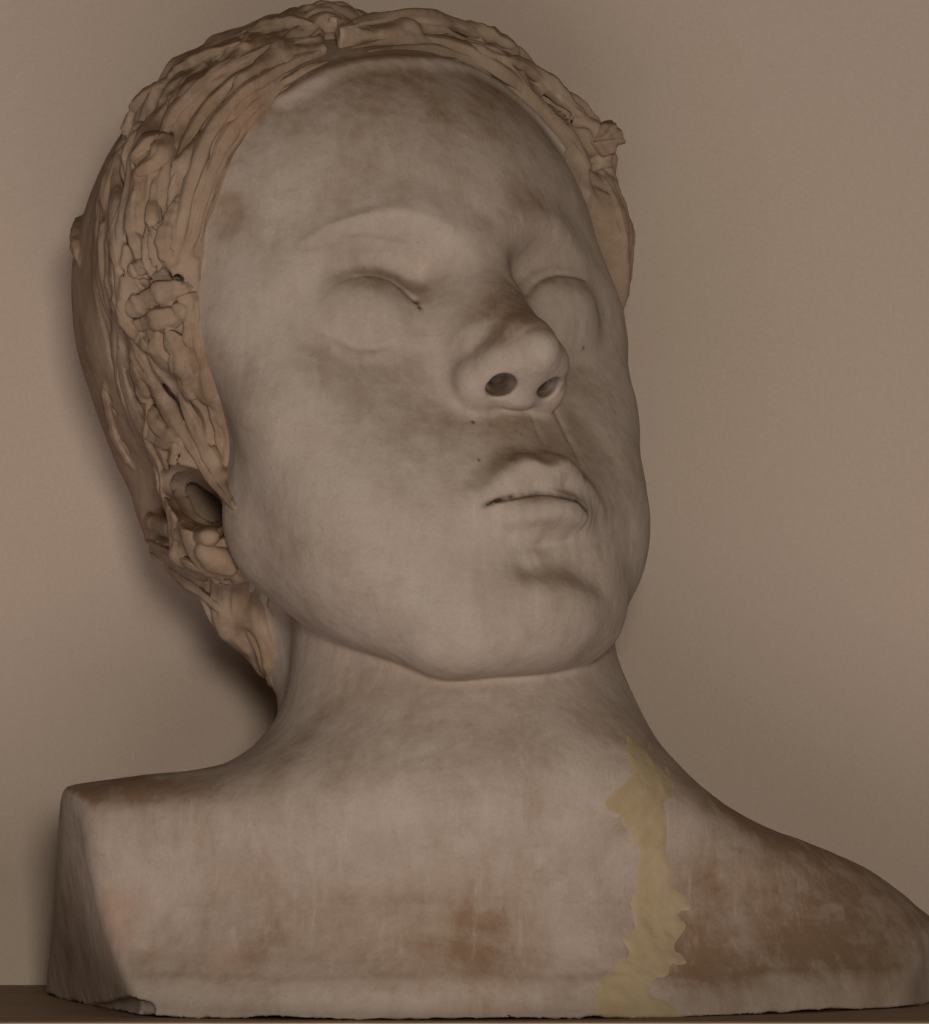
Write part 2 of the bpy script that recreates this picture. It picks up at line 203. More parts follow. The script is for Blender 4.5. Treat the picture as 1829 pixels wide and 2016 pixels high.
    ('ear_lobe',[0.33,0.51,0.36],0.5,[(-6.97,-6.49,-8.42),(-6.81,-6.6,-8.36),(-6.61,-6.72,-8.38),(-6.37,-6.84,-8.47),(-6.11,-6.99,-8.59)],[(-0.39,-0.92,0.03),(-0.46,-0.72,0.52),(-0.22,-0.78,-0.58),(-0.17,-0.77,0.61),(-0.69,-0.68,0.25)]),
    ('hair_lock',[0.11,0.16,0.1],0.7,[(-5.27,-3.47,-14.82),(-5.79,-4.36,-13.28),(-6.34,-5.28,-11.67),(-6.62,-6.03,-10.44),(-6.55,-6.53,-9.78),(-6.29,-6.87,-9.45),(-5.95,-7.12,-9.3)],[(-0.86,-0.25,-0.44),(-0.94,-0.28,-0.2),(-0.95,0.3,0.03),(-0.61,-0.77,0.21),(-0.61,-0.78,-0.15),(-0.52,-0.84,0.14),(-0.54,-0.83,0.11)]),
    ('hair_lock',[0.11,0.18,0.1],0.7,[(-5.03,-3.76,-15.17),(-4.97,-4.38,-14.59),(-4.82,-4.95,-14.14),(-4.58,-5.47,-13.81),(-4.34,-5.97,-13.53),(-4.17,-6.46,-13.21),(-4.05,-6.93,-12.89)],[(-0.74,-0.33,-0.58),(-0.85,-0.4,-0.35),(-0.8,-0.54,-0.24),(-0.84,-0.53,-0.1),(-0.58,-0.72,0.37),(-0.87,-0.36,0.34),(-0.86,-0.15,0.5)]),
    ('hair_lock',[0.07,0.26,0.15],0.55,[(-1.87,8.45,-1.5),(-1.11,8.7,-1.51),(-0.32,8.89,-1.49),(0.58,9.04,-1.51),(1.58,9.08,-1.59),(2.54,8.92,-1.62),(3.41,8.58,-1.6),(4.24,8.18,-1.68),(5.07,7.74,-1.87),(5.81,7.2,-2.07),(6.42,6.57,-2.21),(6.97,5.94,-2.35),(7.54,5.35,-2.56)],[(-0.22,0.64,0.73),(-0.38,-0.06,0.92),(-0.15,-0.33,0.93),(0.04,-0.12,0.99),(0.31,-0.15,0.94),(-0.1,0.01,0.99),(-0.19,-0.5,0.84),(-0.06,-0.49,0.87),(0.11,-0.28,0.95),(0.45,0.36,0.82),(-0.06,0.04,1.0),(0.19,-0.43,0.88),(0.93,0.18,0.32)]),
    ('hair_lock',[0.2,0.36,0.23],0.65,[(-2.02,9.19,-1.56),(-0.67,9.78,-1.96),(0.41,10.04,-1.99),(1.37,10.1,-1.89),(2.44,10.17,-2.07),(3.47,10.18,-2.37),(4.28,10.0,-2.49)],[(-0.4,0.63,0.66),(-0.21,0.75,0.63),(-0.33,0.43,0.84),(-0.03,0.26,0.96),(0.43,0.52,0.74),(0.46,0.62,0.63),(-0.19,0.27,0.94)]),
    ('hair_lock',[0.2,0.3,0.18],0.8,[(3.88,10.73,-2.9),(4.25,10.35,-2.62),(4.63,10.02,-2.42),(5.03,9.73,-2.29),(5.43,9.47,-2.19)],[(0.56,0.82,-0.11),(-0.14,0.82,0.55),(-0.19,0.49,0.85),(-0.07,0.3,0.95),(0.28,-0.11,0.95)]),
    ('hair_lock',[0.18,0.31,0.18],0.7,[(4.33,8.59,-1.48),(5.27,8.7,-1.97),(6.09,8.68,-2.35),(6.7,8.44,-2.54),(7.14,8.05,-2.58),(7.52,7.6,-2.57),(7.86,7.13,-2.52)],[(0.59,0.36,0.72),(0.6,0.33,0.72),(-0.39,0.53,0.75),(-0.05,-0.17,0.99),(-0.27,-0.17,0.95),(-0.03,-0.07,1.0),(0.71,0.06,0.7)]),
    ('hair_curl',[0.36,0.54,0.36],0.8,[(8.27,6.88,-2.48),(8.46,6.67,-2.56),(8.64,6.46,-2.67),(8.75,6.24,-2.78),(8.8,5.98,-2.86)],[(0.39,-0.26,0.88),(0.59,-0.05,0.8),(0.44,-0.15,0.89),(0.02,-0.48,0.88),(0.68,0.19,0.71)]),
    ('hair_lock',[0.15,0.23,0.15],0.7,[(8.48,5.5,-3.11),(8.54,5.01,-3.01),(8.58,4.51,-2.93),(8.62,4.02,-2.89),(8.67,3.55,-2.92),(8.75,3.12,-3.01),(8.83,2.71,-3.12)],[(-0.42,-0.54,0.73),(0.09,0.18,0.98),(0.38,-0.06,0.92),(0.56,0.14,0.81),(0.67,0.07,0.74),(0.3,-0.29,0.91),(0.59,-0.02,0.8)]),
    ('hair_curl',[0.16,0.23,0.16],0.8,[(-7.01,7.35,-12.13),(-7.25,6.82,-11.88),(-7.52,6.25,-11.56),(-7.76,5.66,-11.27),(-7.93,5.12,-11.06)],[(-0.86,0.42,-0.29),(-0.86,0.41,-0.29),(-0.92,0.3,-0.25),(-0.95,0.2,-0.22),(-0.96,0.15,-0.22)]),
]
RIDGES = [
    ((-0.35,-0.12,-0.35),0.6,[(-5.52,1.06,-1.19),(-5.14,1.22,-0.97),(-4.8,1.34,-0.67),(-4.36,1.4,-0.34),(-3.78,1.44,-0.03),(-3.16,1.48,0.16),(-2.66,1.41,0.35),(-2.21,1.3,0.48),(-1.8,1.17,0.57),(-1.39,1.05,0.54),(-1.04,0.88,0.57)]),
    ((-0.1,0.0,-0.1),0.8,[(-4.79,6.49,-1.61),(-4.1,6.83,-1.33),(-3.34,7.18,-1.13),(-2.54,7.42,-0.97),(-1.76,7.53,-0.75),(-0.88,7.6,-0.62),(0.19,7.68,-0.6),(1.34,7.77,-0.79),(2.37,7.82,-1.1),(3.35,7.78,-1.48),(4.3,7.59,-1.84),(4.93,7.05,-1.82),(5.47,6.54,-1.83),(5.87,6.02,-1.82),(6.3,5.56,-1.89)]),
]
LINES = [   # incised lines and creases: radius at start / middle / end, softness, course in head axes
    ((-0.25,-0.14,-0.02),0.3,[(-5.44,-1.03,-1.45),(-5.22,-0.81,-1.32),(-5.04,-0.64,-1.11),(-4.77,-0.5,-0.98),(-4.41,-0.38,-0.93),(-4.1,-0.34,-0.82),(-3.73,-0.3,-0.81),(-3.42,-0.34,-0.75),(-3.13,-0.43,-0.72),(-2.84,-0.56,-0.71),(-2.63,-0.74,-0.66),(-2.46,-0.94,-0.64),(-2.29,-1.16,-0.62)]),
    ((-0.1,0.0,-0.1),0.3,[(2.03,-0.86,-0.49),(2.32,-0.62,-0.54),(2.56,-0.42,-0.53),(2.83,-0.26,-0.51),(3.12,-0.14,-0.49),(3.49,-0.03,-0.55),(3.84,-0.01,-0.54),(4.33,0.01,-0.69),(4.89,0.07,-0.91)]),
    ((0.0,0.09,0.0),0.08,[(-2.15,-8.71,0.25),(-2.02,-8.68,0.36),(-1.88,-8.64,0.48),(-1.71,-8.63,0.61),(-1.52,-8.62,0.75),(-1.23,-8.6,0.85),(-0.88,-8.58,0.98),(-0.47,-8.56,1.04),(-0.13,-8.63,1.13),(0.19,-8.73,1.2),(0.51,-8.79,1.16),(0.79,-8.84,1.08),(0.99,-8.94,1.05),(1.21,-9.05,0.92),(1.44,-9.16,0.78)]),
    ((-0.25,-0.1,-0.25),0.55,[(-1.19,-10.06,0.12),(-0.83,-10.03,0.13),(-0.48,-10.0,0.15),(-0.13,-9.97,0.16),(0.2,-9.93,0.16),(0.53,-9.88,0.17),(0.86,-9.84,0.17)]),
    ((-0.3,-0.1,-0.3),0.55,[(-5.46,-1.92,-1.52),(-5.1,-2.2,-1.41),(-4.73,-2.47,-1.3),(-4.37,-2.65,-1.14),(-3.9,-2.66,-1.07),(-3.49,-2.63,-0.91),(-3.15,-2.53,-0.75),(-2.8,-2.31,-0.65),(-2.46,-2.09,-0.56)]),
    ((0.05,0.09,0.06),0.12,[(5.11,7.36,-1.34),(5.4,7.13,-1.39),(5.63,6.86,-1.37),(5.92,6.61,-1.43),(6.14,6.32,-1.42),(6.35,6.02,-1.44),(6.58,5.75,-1.55),(6.74,5.44,-1.6),(6.87,5.16,-1.66),(6.97,4.92,-1.71),(7.13,4.73,-1.84)]),
    ((0.06,0.1,0.06),0.12,[(-4.65,6.84,-1.71),(-5.27,6.43,-1.97),(-5.81,6.05,-2.3),(-6.34,5.53,-2.55),(-6.8,4.92,-2.81),(-7.15,4.35,-3.09),(-7.4,3.77,-3.32),(-7.56,3.23,-3.59),(-7.7,2.74,-3.82),(-7.81,2.27,-4.01),(-7.89,1.71,-4.23),(-7.93,1.07,-4.46),(-7.96,0.41,-4.7)]),
    ((-0.15,-0.1,-0.25),0.5,[(1.94,-5.03,-0.32),(1.99,-5.34,-0.3),(2.04,-5.65,-0.27),(2.03,-5.98,-0.16),(2.07,-6.25,-0.12),(2.12,-6.54,-0.08),(2.1,-6.9,0.01),(2.09,-7.31,0.09),(1.56,-8.01,0.83)]),
    ((-0.04,0.01,-0.04),0.05,[(-10.37,-20.32,-10.88),(-10.26,-20.48,-10.75),(-10.13,-20.65,-10.6),(-9.91,-20.82,-10.4),(-9.64,-21.0,-10.06),(-9.29,-21.18,-9.67),(-8.78,-21.34,-9.29),(-8.2,-21.52,-8.76),(-7.62,-21.71,-8.21)]),
    ((-0.25,-0.1,-0.25),0.4,[(0.65,-5.37,0.0),(0.67,-5.6,0.05),(0.69,-5.82,0.09),(0.65,-6.08,0.21),(0.65,-6.3,0.24),(0.59,-6.56,0.34),(0.53,-6.81,0.45)]),
    ((-0.3,-0.1,-0.3),0.5,[(-5.56,0.79,-1.23),(-5.11,0.81,-0.91),(-4.6,0.86,-0.66),(-4.04,0.9,-0.52),(-3.48,0.85,-0.42),(-2.86,0.77,-0.42),(-2.29,0.66,-0.34)]),
]
PITS = [(-9.19,5.03,-4.52,0.14),(-8.8,2.83,-3.68,0.16),(-9.45,3.11,-5.35,0.19),(-9.33,3.02,-5.33,0.14),(-9.26,1.86,-5.13,0.16),(-8.91,1.37,-4.53,0.35),(-9.11,1.34,-4.8,0.28),(-8.76,1.09,-4.33,0.24),(-9.08,1.42,-5.38,0.22),(-9.39,1.12,-6.74,0.16),(-8.11,0.36,-9.27,0.16),(-7.39,-0.39,-10.33,0.19),(-7.36,-0.59,-10.29,0.14),(-7.48,0.65,-11.78,0.19),(-7.36,-1.65,-7.51,0.12),(-7.19,-2.31,-7.71,0.16),(-7.27,-2.07,-7.65,0.12),(-7.06,-2.12,-7.42,0.14),(-6.98,-2.72,-7.39,0.09),(-5.98,-7.12,-9.32,0.16),(-5.9,-7.18,-9.79,0.14),(-8.74,0.02,-5.0,0.14),(-8.65,0.47,-6.75,0.14),(-8.9,-0.24,-6.24,0.14),(8.66,5.86,-2.9,0.16),(8.82,5.62,-2.91,0.14),(-9.52,1.92,-5.89,0.14),(-6.46,-0.3,-13.38,0.14),(-7.24,0.19,-11.98,0.14),(-6.33,-0.78,-13.14,0.14),(-7.14,-3.09,-9.42,0.14),(-7.51,-3.34,-8.26,0.14),(-3.99,10.39,-4.5,0.16),(-5.97,8.63,-3.14,0.16),(-3.54,10.63,-4.33,0.14),(-6.13,8.74,-3.7,0.14),(-7.56,7.86,-7.26,0.16),(-7.65,5.75,-11.71,0.2),(-5.94,9.7,-9.38,0.16)]
PORES = [(-1.51,-5.65,-0.14,0.035),(-3.63,-6.74,-12.68,0.09),(-3.59,-6.86,-12.58,0.07),(-1.81,-7.07,0.17,0.03),(4.31,-2.39,-1.12,0.03),(-0.28,-4.35,2.49,0.025),(4.81,7.66,-1.4,0.05),(5.01,7.46,-1.36,0.05),(5.18,7.3,-1.32,0.05),(4.39,7.89,-1.59,0.05),(-4.92,-7.52,-1.06,0.02),(-6.4,-8.77,-3.37,0.02),(-1.49,0.63,0.23,0.02),(-3.04,-4.85,-0.74,0.02),(-6.02,-5.68,-1.76,0.02)]
STAINS_SHADE = [(-7.53,-5.98,24.67,0.7,0.9),(-7.46,-5.96,25.17,0.6,0.7),(-7.55,-6.12,24.24,0.5,0.7),(-3.59,-7.34,19.78,1.3,0.16),(-2.0,-6.82,20.01,1.2,0.14),(-4.7,-7.51,20.08,0.9,0.14),(0.73,-6.91,21.61,1.0,0.16),(0.25,-7.2,20.77,0.8,0.11),(-1.87,-5.24,27.6,2.6,0.11),(1.42,-3.34,27.27,2.4,0.14),(-4.8,-5.62,27.53,1.6,0.09),(4.64,-1.25,20.84,1.2,0.14),(4.85,-0.29,21.98,1.0,0.09),(9.49,-4.36,2.53,2.6,0.5),(12.05,-3.01,1.83,2.4,0.5),(7.49,-5.37,4.16,1.6,0.35),(10.59,-3.1,4.11,2.0,0.35),(-13.08,-1.06,3.24,1.6,0.4),(-13.25,0.65,1.01,1.5,0.4),(-10.98,-5.73,5.76,1.5,0.35),(-8.54,-6.32,6.25,1.4,0.3),(3.37,-8.13,0.09,0.8,0.8),(2.27,-8.43,-0.28,0.6,0.4),(6.11,-6.8,1.03,1.4,0.4),(8.07,-5.92,0.99,1.4,0.5),(-3.13,-5.59,9.78,0.8,0.3),(-6.01,0.24,11.64,0.6,0.3),(-7.63,-3.71,14.26,0.4,0.2),(-7.37,-6.73,2.05,1.5,0.3),(-5.6,-7.23,1.92,1.6,0.45),(-3.69,-7.66,1.86,1.7,0.6),(-1.8,-7.91,1.87,1.7,0.7),(0.09,-8.0,1.87,1.7,0.65),(1.81,-7.82,1.55,1.5,0.5),(-2.43,-7.69,2.64,1.6,0.3),(-0.23,-7.86,2.8,1.6,0.3),(8.67,-4.57,3.34,1.8,0.35),(10.87,-3.47,2.66,1.9,0.4),(12.94,-2.41,1.64,1.8,0.4),(6.94,-6.12,1.48,1.4,0.4),(12.69,-1.73,3.09,1.3,0.3)]  # stains such as the temple spot, plus shade painted on nose bridge and chest
RUST = [(-12.5,-3.88,5.18,0.22,0.6),(-12.42,-3.97,4.94,0.22,0.6),(-12.38,-3.68,4.29,0.2,0.6),(-12.3,-3.77,4.05,0.25,0.6),(-11.15,-5.4,2.72,0.9,0.3),(-10.64,-5.77,2.41,0.9,0.36),(-9.8,-6.11,2.11,0.7,0.36),(-9.61,-6.52,1.41,0.4,0.48),(-7.5,-7.17,1.29,0.6,0.3),(-7.1,-7.25,1.21,0.4,0.3),(-10.77,-6.01,1.63,0.9,0.18),(12.81,-3.47,0.14,0.3,0.3),(2.6,-7.93,5.78,0.8,0.09),(3.4,-7.37,4.2,0.8,0.12)]
HAIR_RUST = [(-10.55,-5.35,26.17,0.3,0.54),(-10.66,-5.21,25.87,0.25,0.54),(-10.77,-5.17,24.97,0.25,0.42),(-7.1,-5.41,27.98,0.5,0.42),(-7.49,-5.54,27.46,0.5,0.42),(-7.88,-5.76,26.84,0.4,0.36),(-6.79,-5.08,28.46,0.4,0.3),(-8.28,-4.87,28.5,0.3,0.24),(-11.33,-1.22,28.3,0.25,0.54),(-10.41,-4.85,27.42,0.3,0.36),(-8.04,-3.72,14.06,0.25,0.6),(-7.7,-3.79,13.96,0.25,0.6),(-8.69,-3.79,14.34,0.25,0.3),(-11.02,2.88,15.48,0.25,0.6),(-10.83,2.72,15.13,0.25,0.6),(-10.71,-5.17,22.99,0.3,0.3),(-9.36,-6.31,23.24,0.25,0.36),(-11.73,1.01,18.87,0.3,0.3),(-10.01,-5.64,26.37,0.3,0.24),(-9.41,-1.95,14.55,0.3,0.24)]
PATCH = [(5.02,7.76),(5.09,7.44),(5.23,6.9),(4.66,6.36),(4.31,6.12),(4.43,5.89),(4.82,5.74),(4.9,5.43),(5.22,5.04),(5.39,4.65),(5.39,3.87),(5.27,3.25),(5.31,2.63),(5.38,2.25),(5.06,1.95),(4.9,1.8),(5.12,1.42),(4.64,1.05),(4.48,0.83),(4.16,0.47),(4.0,0.09),(4.07,-0.2),(3.99,-0.43),(4.07,-0.5),(6.41,-0.55),(6.41,-0.17),(5.87,0.06),(5.71,0.29),(5.88,0.59),(6.36,0.8),(6.45,1.02),(6.94,1.16),(6.55,1.47),(6.81,1.99),(6.98,2.22),(6.67,2.61),(7.16,2.76),(7.0,3.07),(6.6,3.39),(6.52,4.01),(6.35,4.64),(6.34,5.42),(6.26,5.97),(6.51,6.28),(6.55,6.82),(6.08,7.45),(5.85,7.77),(5.53,8.0),(5.2,8.15)]
CREASE_SHADE = [(-2.15,-8.71,0.25,0.085,0.3),(-2.13,-8.71,0.26,0.085,0.3),(-2.11,-8.7,0.28,0.085,0.3),(-2.09,-8.7,0.3,0.085,0.31),(-2.07,-8.69,0.32,0.085,0.31),(-2.05,-8.68,0.33,0.085,0.31),(-2.03,-8.68,0.35,0.085,0.31),(-2.01,-8.67,0.37,0.085,0.32),(-1.99,-8.67,0.39,0.085,0.32),(-1.97,-8.66,0.4,0.085,0.32),(-1.95,-8.66,0.42,0.085,0.32),(-1.92,-8.65,0.44,0.085,0.32),(-1.9,-8.65,0.46,0.085,0.33),(-1.88,-8.64,0.48,0.085,0.33),(-1.85,-8.64,0.5,0.085,0.33),(-1.83,-8.64,0.52,0.085,0.33),(-1.8,-8.63,0.54,0.085,0.34),(-1.78,-8.63,0.56,0.085,0.34),(-1.75,-8.63,0.58,0.085,0.34),(-1.72,-8.63,0.6,0.085,0.34),(-1.69,-8.63,0.62,0.085,0.34),(-1.67,-8.63,0.64,0.085,0.35),(-1.64,-8.62,0.66,0.085,0.35),(-1.61,-8.62,0.69,0.085,0.35),(-1.58,-8.62,0.71,0.085,0.35),(-1.55,-8.62,0.73,0.085,0.36),(-1.51,-8.62,0.76,0.085,0.36),(-1.42,-8.59,0.71,0.085,0.36),(-1.39,-8.59,0.73,0.085,0.36),(-1.35,-8.59,0.76,0.085,0.36),(-1.32,-8.59,0.78,0.085,0.37),(-1.28,-8.6,0.81,0.085,0.37),(-1.24,-8.6,0.84,0.085,0.37),(-1.2,-8.6,0.87,0.085,0.37),(-1.15,-8.61,0.9,0.085,0.38),(-1.05,-8.58,0.86,0.085,0.38),(-1.01,-8.58,0.89,0.085,0.38),(-0.96,-8.59,0.92,0.085,0.38),(-0.91,-8.59,0.96,0.085,0.38),(-0.87,-8.6,0.99,0.085,0.39),(-0.76,-8.57,0.95,0.085,0.39),(-0.72,-8.57,0.98,0.085,0.39),(-0.67,-8.58,1.01,0.085,0.39),(-0.56,-8.55,0.97,0.085,0.4),(-0.52,-8.55,1.0,0.085,0.4),(-0.47,-8.56,1.04,0.085,0.4),(-0.47,-8.56,1.04,0.1,0.36),(-0.43,-8.58,1.06,0.1,0.36),(-0.38,-8.6,1.09,0.1,0.35),(-0.34,-8.62,1.11,0.1,0.35),(-0.29,-8.64,1.14,0.1,0.35),(-0.25,-8.66,1.17,0.1,0.34),(-0.14,-8.64,1.12,0.1,0.34),(-0.1,-8.66,1.14,0.1,0.33),(-0.05,-8.68,1.17,0.1,0.33),(-0.01,-8.7,1.2,0.1,0.33),(0.04,-8.72,1.22,0.1,0.32),(0.14,-8.71,1.17,0.1,0.32),(0.18,-8.73,1.19,0.1,0.32),(0.22,-8.75,1.21,0.1,0.31),(0.31,-8.74,1.16,0.1,0.31),(0.35,-8.76,1.18,0.1,0.3),(0.38,-8.78,1.19,0.1,0.3),(0.41,-8.79,1.21,0.1,0.3),(0.5,-8.78,1.15,0.1,0.29),(0.53,-8.8,1.16,0.1,0.29),(0.56,-8.82,1.18,0.1,0.29),(0.64,-8.8,1.12,0.1,0.28),(0.67,-8.82,1.13,0.1,0.28),(0.69,-8.84,1.14,0.1,0.27),(0.78,-8.83,1.08,0.1,0.27),(0.8,-8.85,1.09,0.1,0.27),(0.82,-8.87,1.1,0.1,0.26),(0.85,-8.89,1.1,0.1,0.26),(0.87,-8.91,1.11,0.1,0.26),(0.95,-8.9,1.04,0.1,0.25),(0.97,-8.93,1.05,0.1,0.25),(0.99,-8.95,1.06,0.1,0.24),(1.01,-8.98,1.06,0.1,0.24),(1.09,-8.97,0.99,0.1,0.24),(1.11,-9.0,0.99,0.1,0.23),(1.12,-9.03,0.99,0.1,0.23),(1.14,-9.05,0.99,0.1,0.23),(1.22,-9.05,0.92,0.1,0.22),(1.23,-9.08,0.92,0.1,0.22),(1.25,-9.11,0.92,0.1,0.21),(1.27,-9.14,0.92,0.1,0.21),(1.34,-9.13,0.85,0.1,0.21),(1.36,-9.16,0.85,0.1,0.2),(1.44,-9.16,0.78,0.1,0.2),(-2.34,-1.24,-0.57,0.06,0.4),(-2.31,-1.28,-0.57,0.06,0.46),(-2.29,-1.32,-0.58,0.06,0.51),(-2.26,-1.36,-0.58,0.06,0.57),(-2.24,-1.4,-0.58,0.06,0.63),(-2.27,-1.48,-0.51,0.06,0.69),(-2.24,-1.52,-0.52,0.06,0.74),(-2.22,-1.56,-0.52,0.06,0.8),(-3.37,-0.38,-0.73,0.045,0.05),(-3.34,-0.4,-0.72,0.045,0.06),(-3.3,-0.42,-0.7,0.045,0.07),(-3.27,-0.44,-0.69,0.045,0.08),(-3.23,-0.47,-0.68,0.045,0.09),(-3.2,-0.49,-0.66,0.045,0.1),(-3.16,-0.51,-0.65,0.045,0.11),(-3.07,-0.49,-0.71,0.045,0.12),(-3.04,-0.51,-0.69,0.045,0.12),(-3.0,-0.53,-0.68,0.045,0.13),(-2.96,-0.56,-0.67,0.045,0.14),(-2.93,-0.58,-0.65,0.045,0.15),(-2.9,-0.6,-0.64,0.045,0.16),(-2.81,-0.59,-0.7,0.045,0.17),(-2.78,-0.61,-0.69,0.045,0.18),(-2.74,-0.64,-0.68,0.045,0.19),(-2.71,-0.66,-0.67,0.045,0.2),(-2.68,-0.69,-0.67,0.045,0.21),(-2.65,-0.72,-0.66,0.045,0.22),(-2.62,-0.75,-0.66,0.045,0.23),(-2.6,-0.78,-0.65,0.045,0.24),(-2.57,-0.81,-0.65,0.045,0.25),(-2.54,-0.84,-0.64,0.045,0.26),(-2.52,-0.87,-0.64,0.045,0.27),(-2.49,-0.9,-0.64,0.045,0.27),(-2.47,-0.93,-0.64,0.045,0.28),(-2.44,-0.97,-0.64,0.045,0.29),(-2.42,-1.0,-0.64,0.045,0.3),(-2.39,-1.03,-0.63,0.045,0.31),(-2.36,-1.06,-0.63,0.045,0.32),(-2.34,-1.09,-0.63,0.045,0.33),(-2.31,-1.12,-0.63,0.045,0.34),(-2.29,-1.16,-0.62,0.045,0.35),(5.2,7.28,-1.32,0.06,0.2),(5.29,7.29,-1.39,0.06,0.2),(5.31,7.25,-1.39,0.06,0.21),(5.34,7.22,-1.38,0.06,0.21),(5.37,7.18,-1.38,0.06,0.21),(5.4,7.15,-1.38,0.06,0.21),(5.43,7.12,-1.38,0.06,0.22),(5.45,7.08,-1.38,0.06,0.22),(5.48,7.05,-1.37,0.06,0.22),(5.51,7.01,-1.37,0.06,0.23),(5.54,6.98,-1.37,0.06,0.23),(5.57,6.95,-1.37,0.06,0.23),(5.59,6.91,-1.37,0.06,0.23),(5.62,6.87,-1.37,0.06,0.24),(5.65,6.84,-1.36,0.06,0.24),(5.68,6.8,-1.36,0.06,0.24),(5.71,6.76,-1.36,0.06,0.25),(5.74,6.73,-1.36,0.06,0.25),(5.77,6.69,-1.36,0.06,0.25),(5.8,6.65,-1.36,0.06,0.26),(5.83,6.61,-1.36,0.06,0.26),(5.92,6.61,-1.43,0.06,0.26),(5.95,6.57,-1.43,0.06,0.26),(5.99,6.52,-1.43,0.06,0.27),(6.02,6.48,-1.42,0.06,0.27),(6.05,6.44,-1.42,0.06,0.27),(6.09,6.39,-1.42,0.06,0.28),(6.12,6.35,-1.42,0.06,0.28),(6.15,6.31,-1.42,0.06,0.28),(6.18,6.26,-1.42,0.06,0.28),(6.21,6.22,-1.42,0.06,0.29),(6.24,6.17,-1.43,0.06,0.29),(6.27,6.13,-1.43,0.06,0.29),(6.3,6.09,-1.43,0.06,0.3),(6.33,6.04,-1.43,0.06,0.3),(6.36,6.0,-1.44,0.06,0.3),(6.39,5.95,-1.44,0.06,0.3),(6.41,5.91,-1.45,0.06,0.31),(6.44,5.86,-1.45,0.06,0.31),(6.52,5.86,-1.53,0.06,0.31),(6.55,5.81,-1.54,0.06,0.32),(6.58,5.76,-1.54,0.06,0.32),(6.6,5.71,-1.55,0.06,0.32),(6.62,5.67,-1.56,0.06,0.32),(6.65,5.62,-1.57,0.06,0.33),(6.67,5.57,-1.58,0.06,0.33),(6.69,5.53,-1.59,0.06,0.33),(6.71,5.48,-1.59,0.06,0.34),(6.74,5.44,-1.6,0.06,0.34),(6.76,5.4,-1.61,0.06,0.34),(6.77,5.36,-1.62,0.06,0.34),(6.79,5.32,-1.62,0.06,0.35),(6.81,5.29,-1.63,0.06,0.35),(6.82,5.26,-1.64,0.06,0.35),(6.84,5.23,-1.64,0.06,0.36),(6.85,5.2,-1.65,0.06,0.36),(6.86,5.17,-1.66,0.06,0.36),(6.87,5.14,-1.66,0.06,0.37),(6.88,5.12,-1.67,0.06,0.37),(6.89,5.1,-1.68,0.06,0.37),(6.9,5.07,-1.68,0.06,0.37),(6.91,5.05,-1.69,0.06,0.38),(6.92,5.03,-1.69,0.06,0.38),(6.92,5.01,-1.7,0.06,0.38),(6.93,4.99,-1.71,0.06,0.39),(6.94,4.97,-1.71,0.06,0.39),(6.95,4.95,-1.72,0.06,0.39),(6.95,4.92,-1.72,0.06,0.39),(6.96,4.9,-1.73,0.06,0.4),(6.97,4.88,-1.74,0.06,0.4),(4.39,7.89,-1.59,0.06,0.5),(4.4,7.88,-1.59,0.06,0.5),(4.42,7.87,-1.58,0.06,0.5),(4.43,7.86,-1.57,0.06,0.5),(4.81,7.65,-1.41,0.06,0.5),(4.85,7.61,-1.4,0.06,0.5),(4.89,7.56,-1.39,0.06,0.5),(4.94,7.52,-1.38,0.06,0.5),(4.98,7.48,-1.37,0.06,0.5),(5.02,7.44,-1.36,0.06,0.5),(-1.51,-5.65,-0.14,0.05600000000000001,0.5),(-1.5,-5.66,-0.14,0.05600000000000001,0.5),(-1.49,-5.67,-0.14,0.05600000000000001,0.5),(-1.48,-5.68,-0.13,0.05600000000000001,0.5),(-3.63,-6.74,-12.68,0.144,0.5),(-3.67,-6.78,-12.6,0.144,0.5),(-3.66,-6.79,-12.6,0.144,0.5),(-3.65,-6.8,-12.59,0.144,0.5),(-3.59,-6.86,-12.58,0.11200000000000002,0.5),(-3.58,-6.87,-12.58,0.11200000000000002,0.5),(-3.57,-6.87,-12.57,0.11200000000000002,0.5),(-3.56,-6.88,-12.57,0.11200000000000002,0.5),(-1.81,-7.07,0.17,0.048,0.5),(-1.81,-7.08,0.17,0.048,0.5),(-1.8,-7.09,0.18,0.048,0.5),(-1.79,-7.09,0.18,0.048,0.5),(4.31,-2.39,-1.12,0.048,0.5),(4.32,-2.4,-1.12,0.048,0.5),(4.33,-2.41,-1.12,0.048,0.5),(4.4,-2.38,-1.19,0.048,0.5),(-0.28,-4.35,2.49,0.04000000000000001,0.5),(-0.27,-4.36,2.5,0.04000000000000001,0.5),(-0.26,-4.36,2.5,0.04000000000000001,0.5),(-0.25,-4.37,2.5,0.04000000000000001,0.5),(4.81,7.66,-1.4,0.08000000000000002,0.5),(4.82,7.65,-1.4,0.08000000000000002,0.5),(4.83,7.65,-1.39,0.08000000000000002,0.5),(4.84,7.64,-1.39,0.08000000000000002,0.5),(5.01,7.46,-1.36,0.08000000000000002,0.5),(5.01,7.45,-1.36,0.08000000000000002,0.5),(5.02,7.45,-1.36,0.08000000000000002,0.5),(5.03,7.44,-1.35,0.08000000000000002,0.5)]
FOOT = [(-12.49,-0.86,-0.61),(-11.35,-3.96,-0.46),(-10.39,-6.88,-0.25),(-9.86,-7.44,-0.34)]
PART = [(-2.17,9.63,-1.94),(-2.44,8.91,-1.62),(-2.46,8.44,-1.65),(-2.39,8.14,-1.79)]
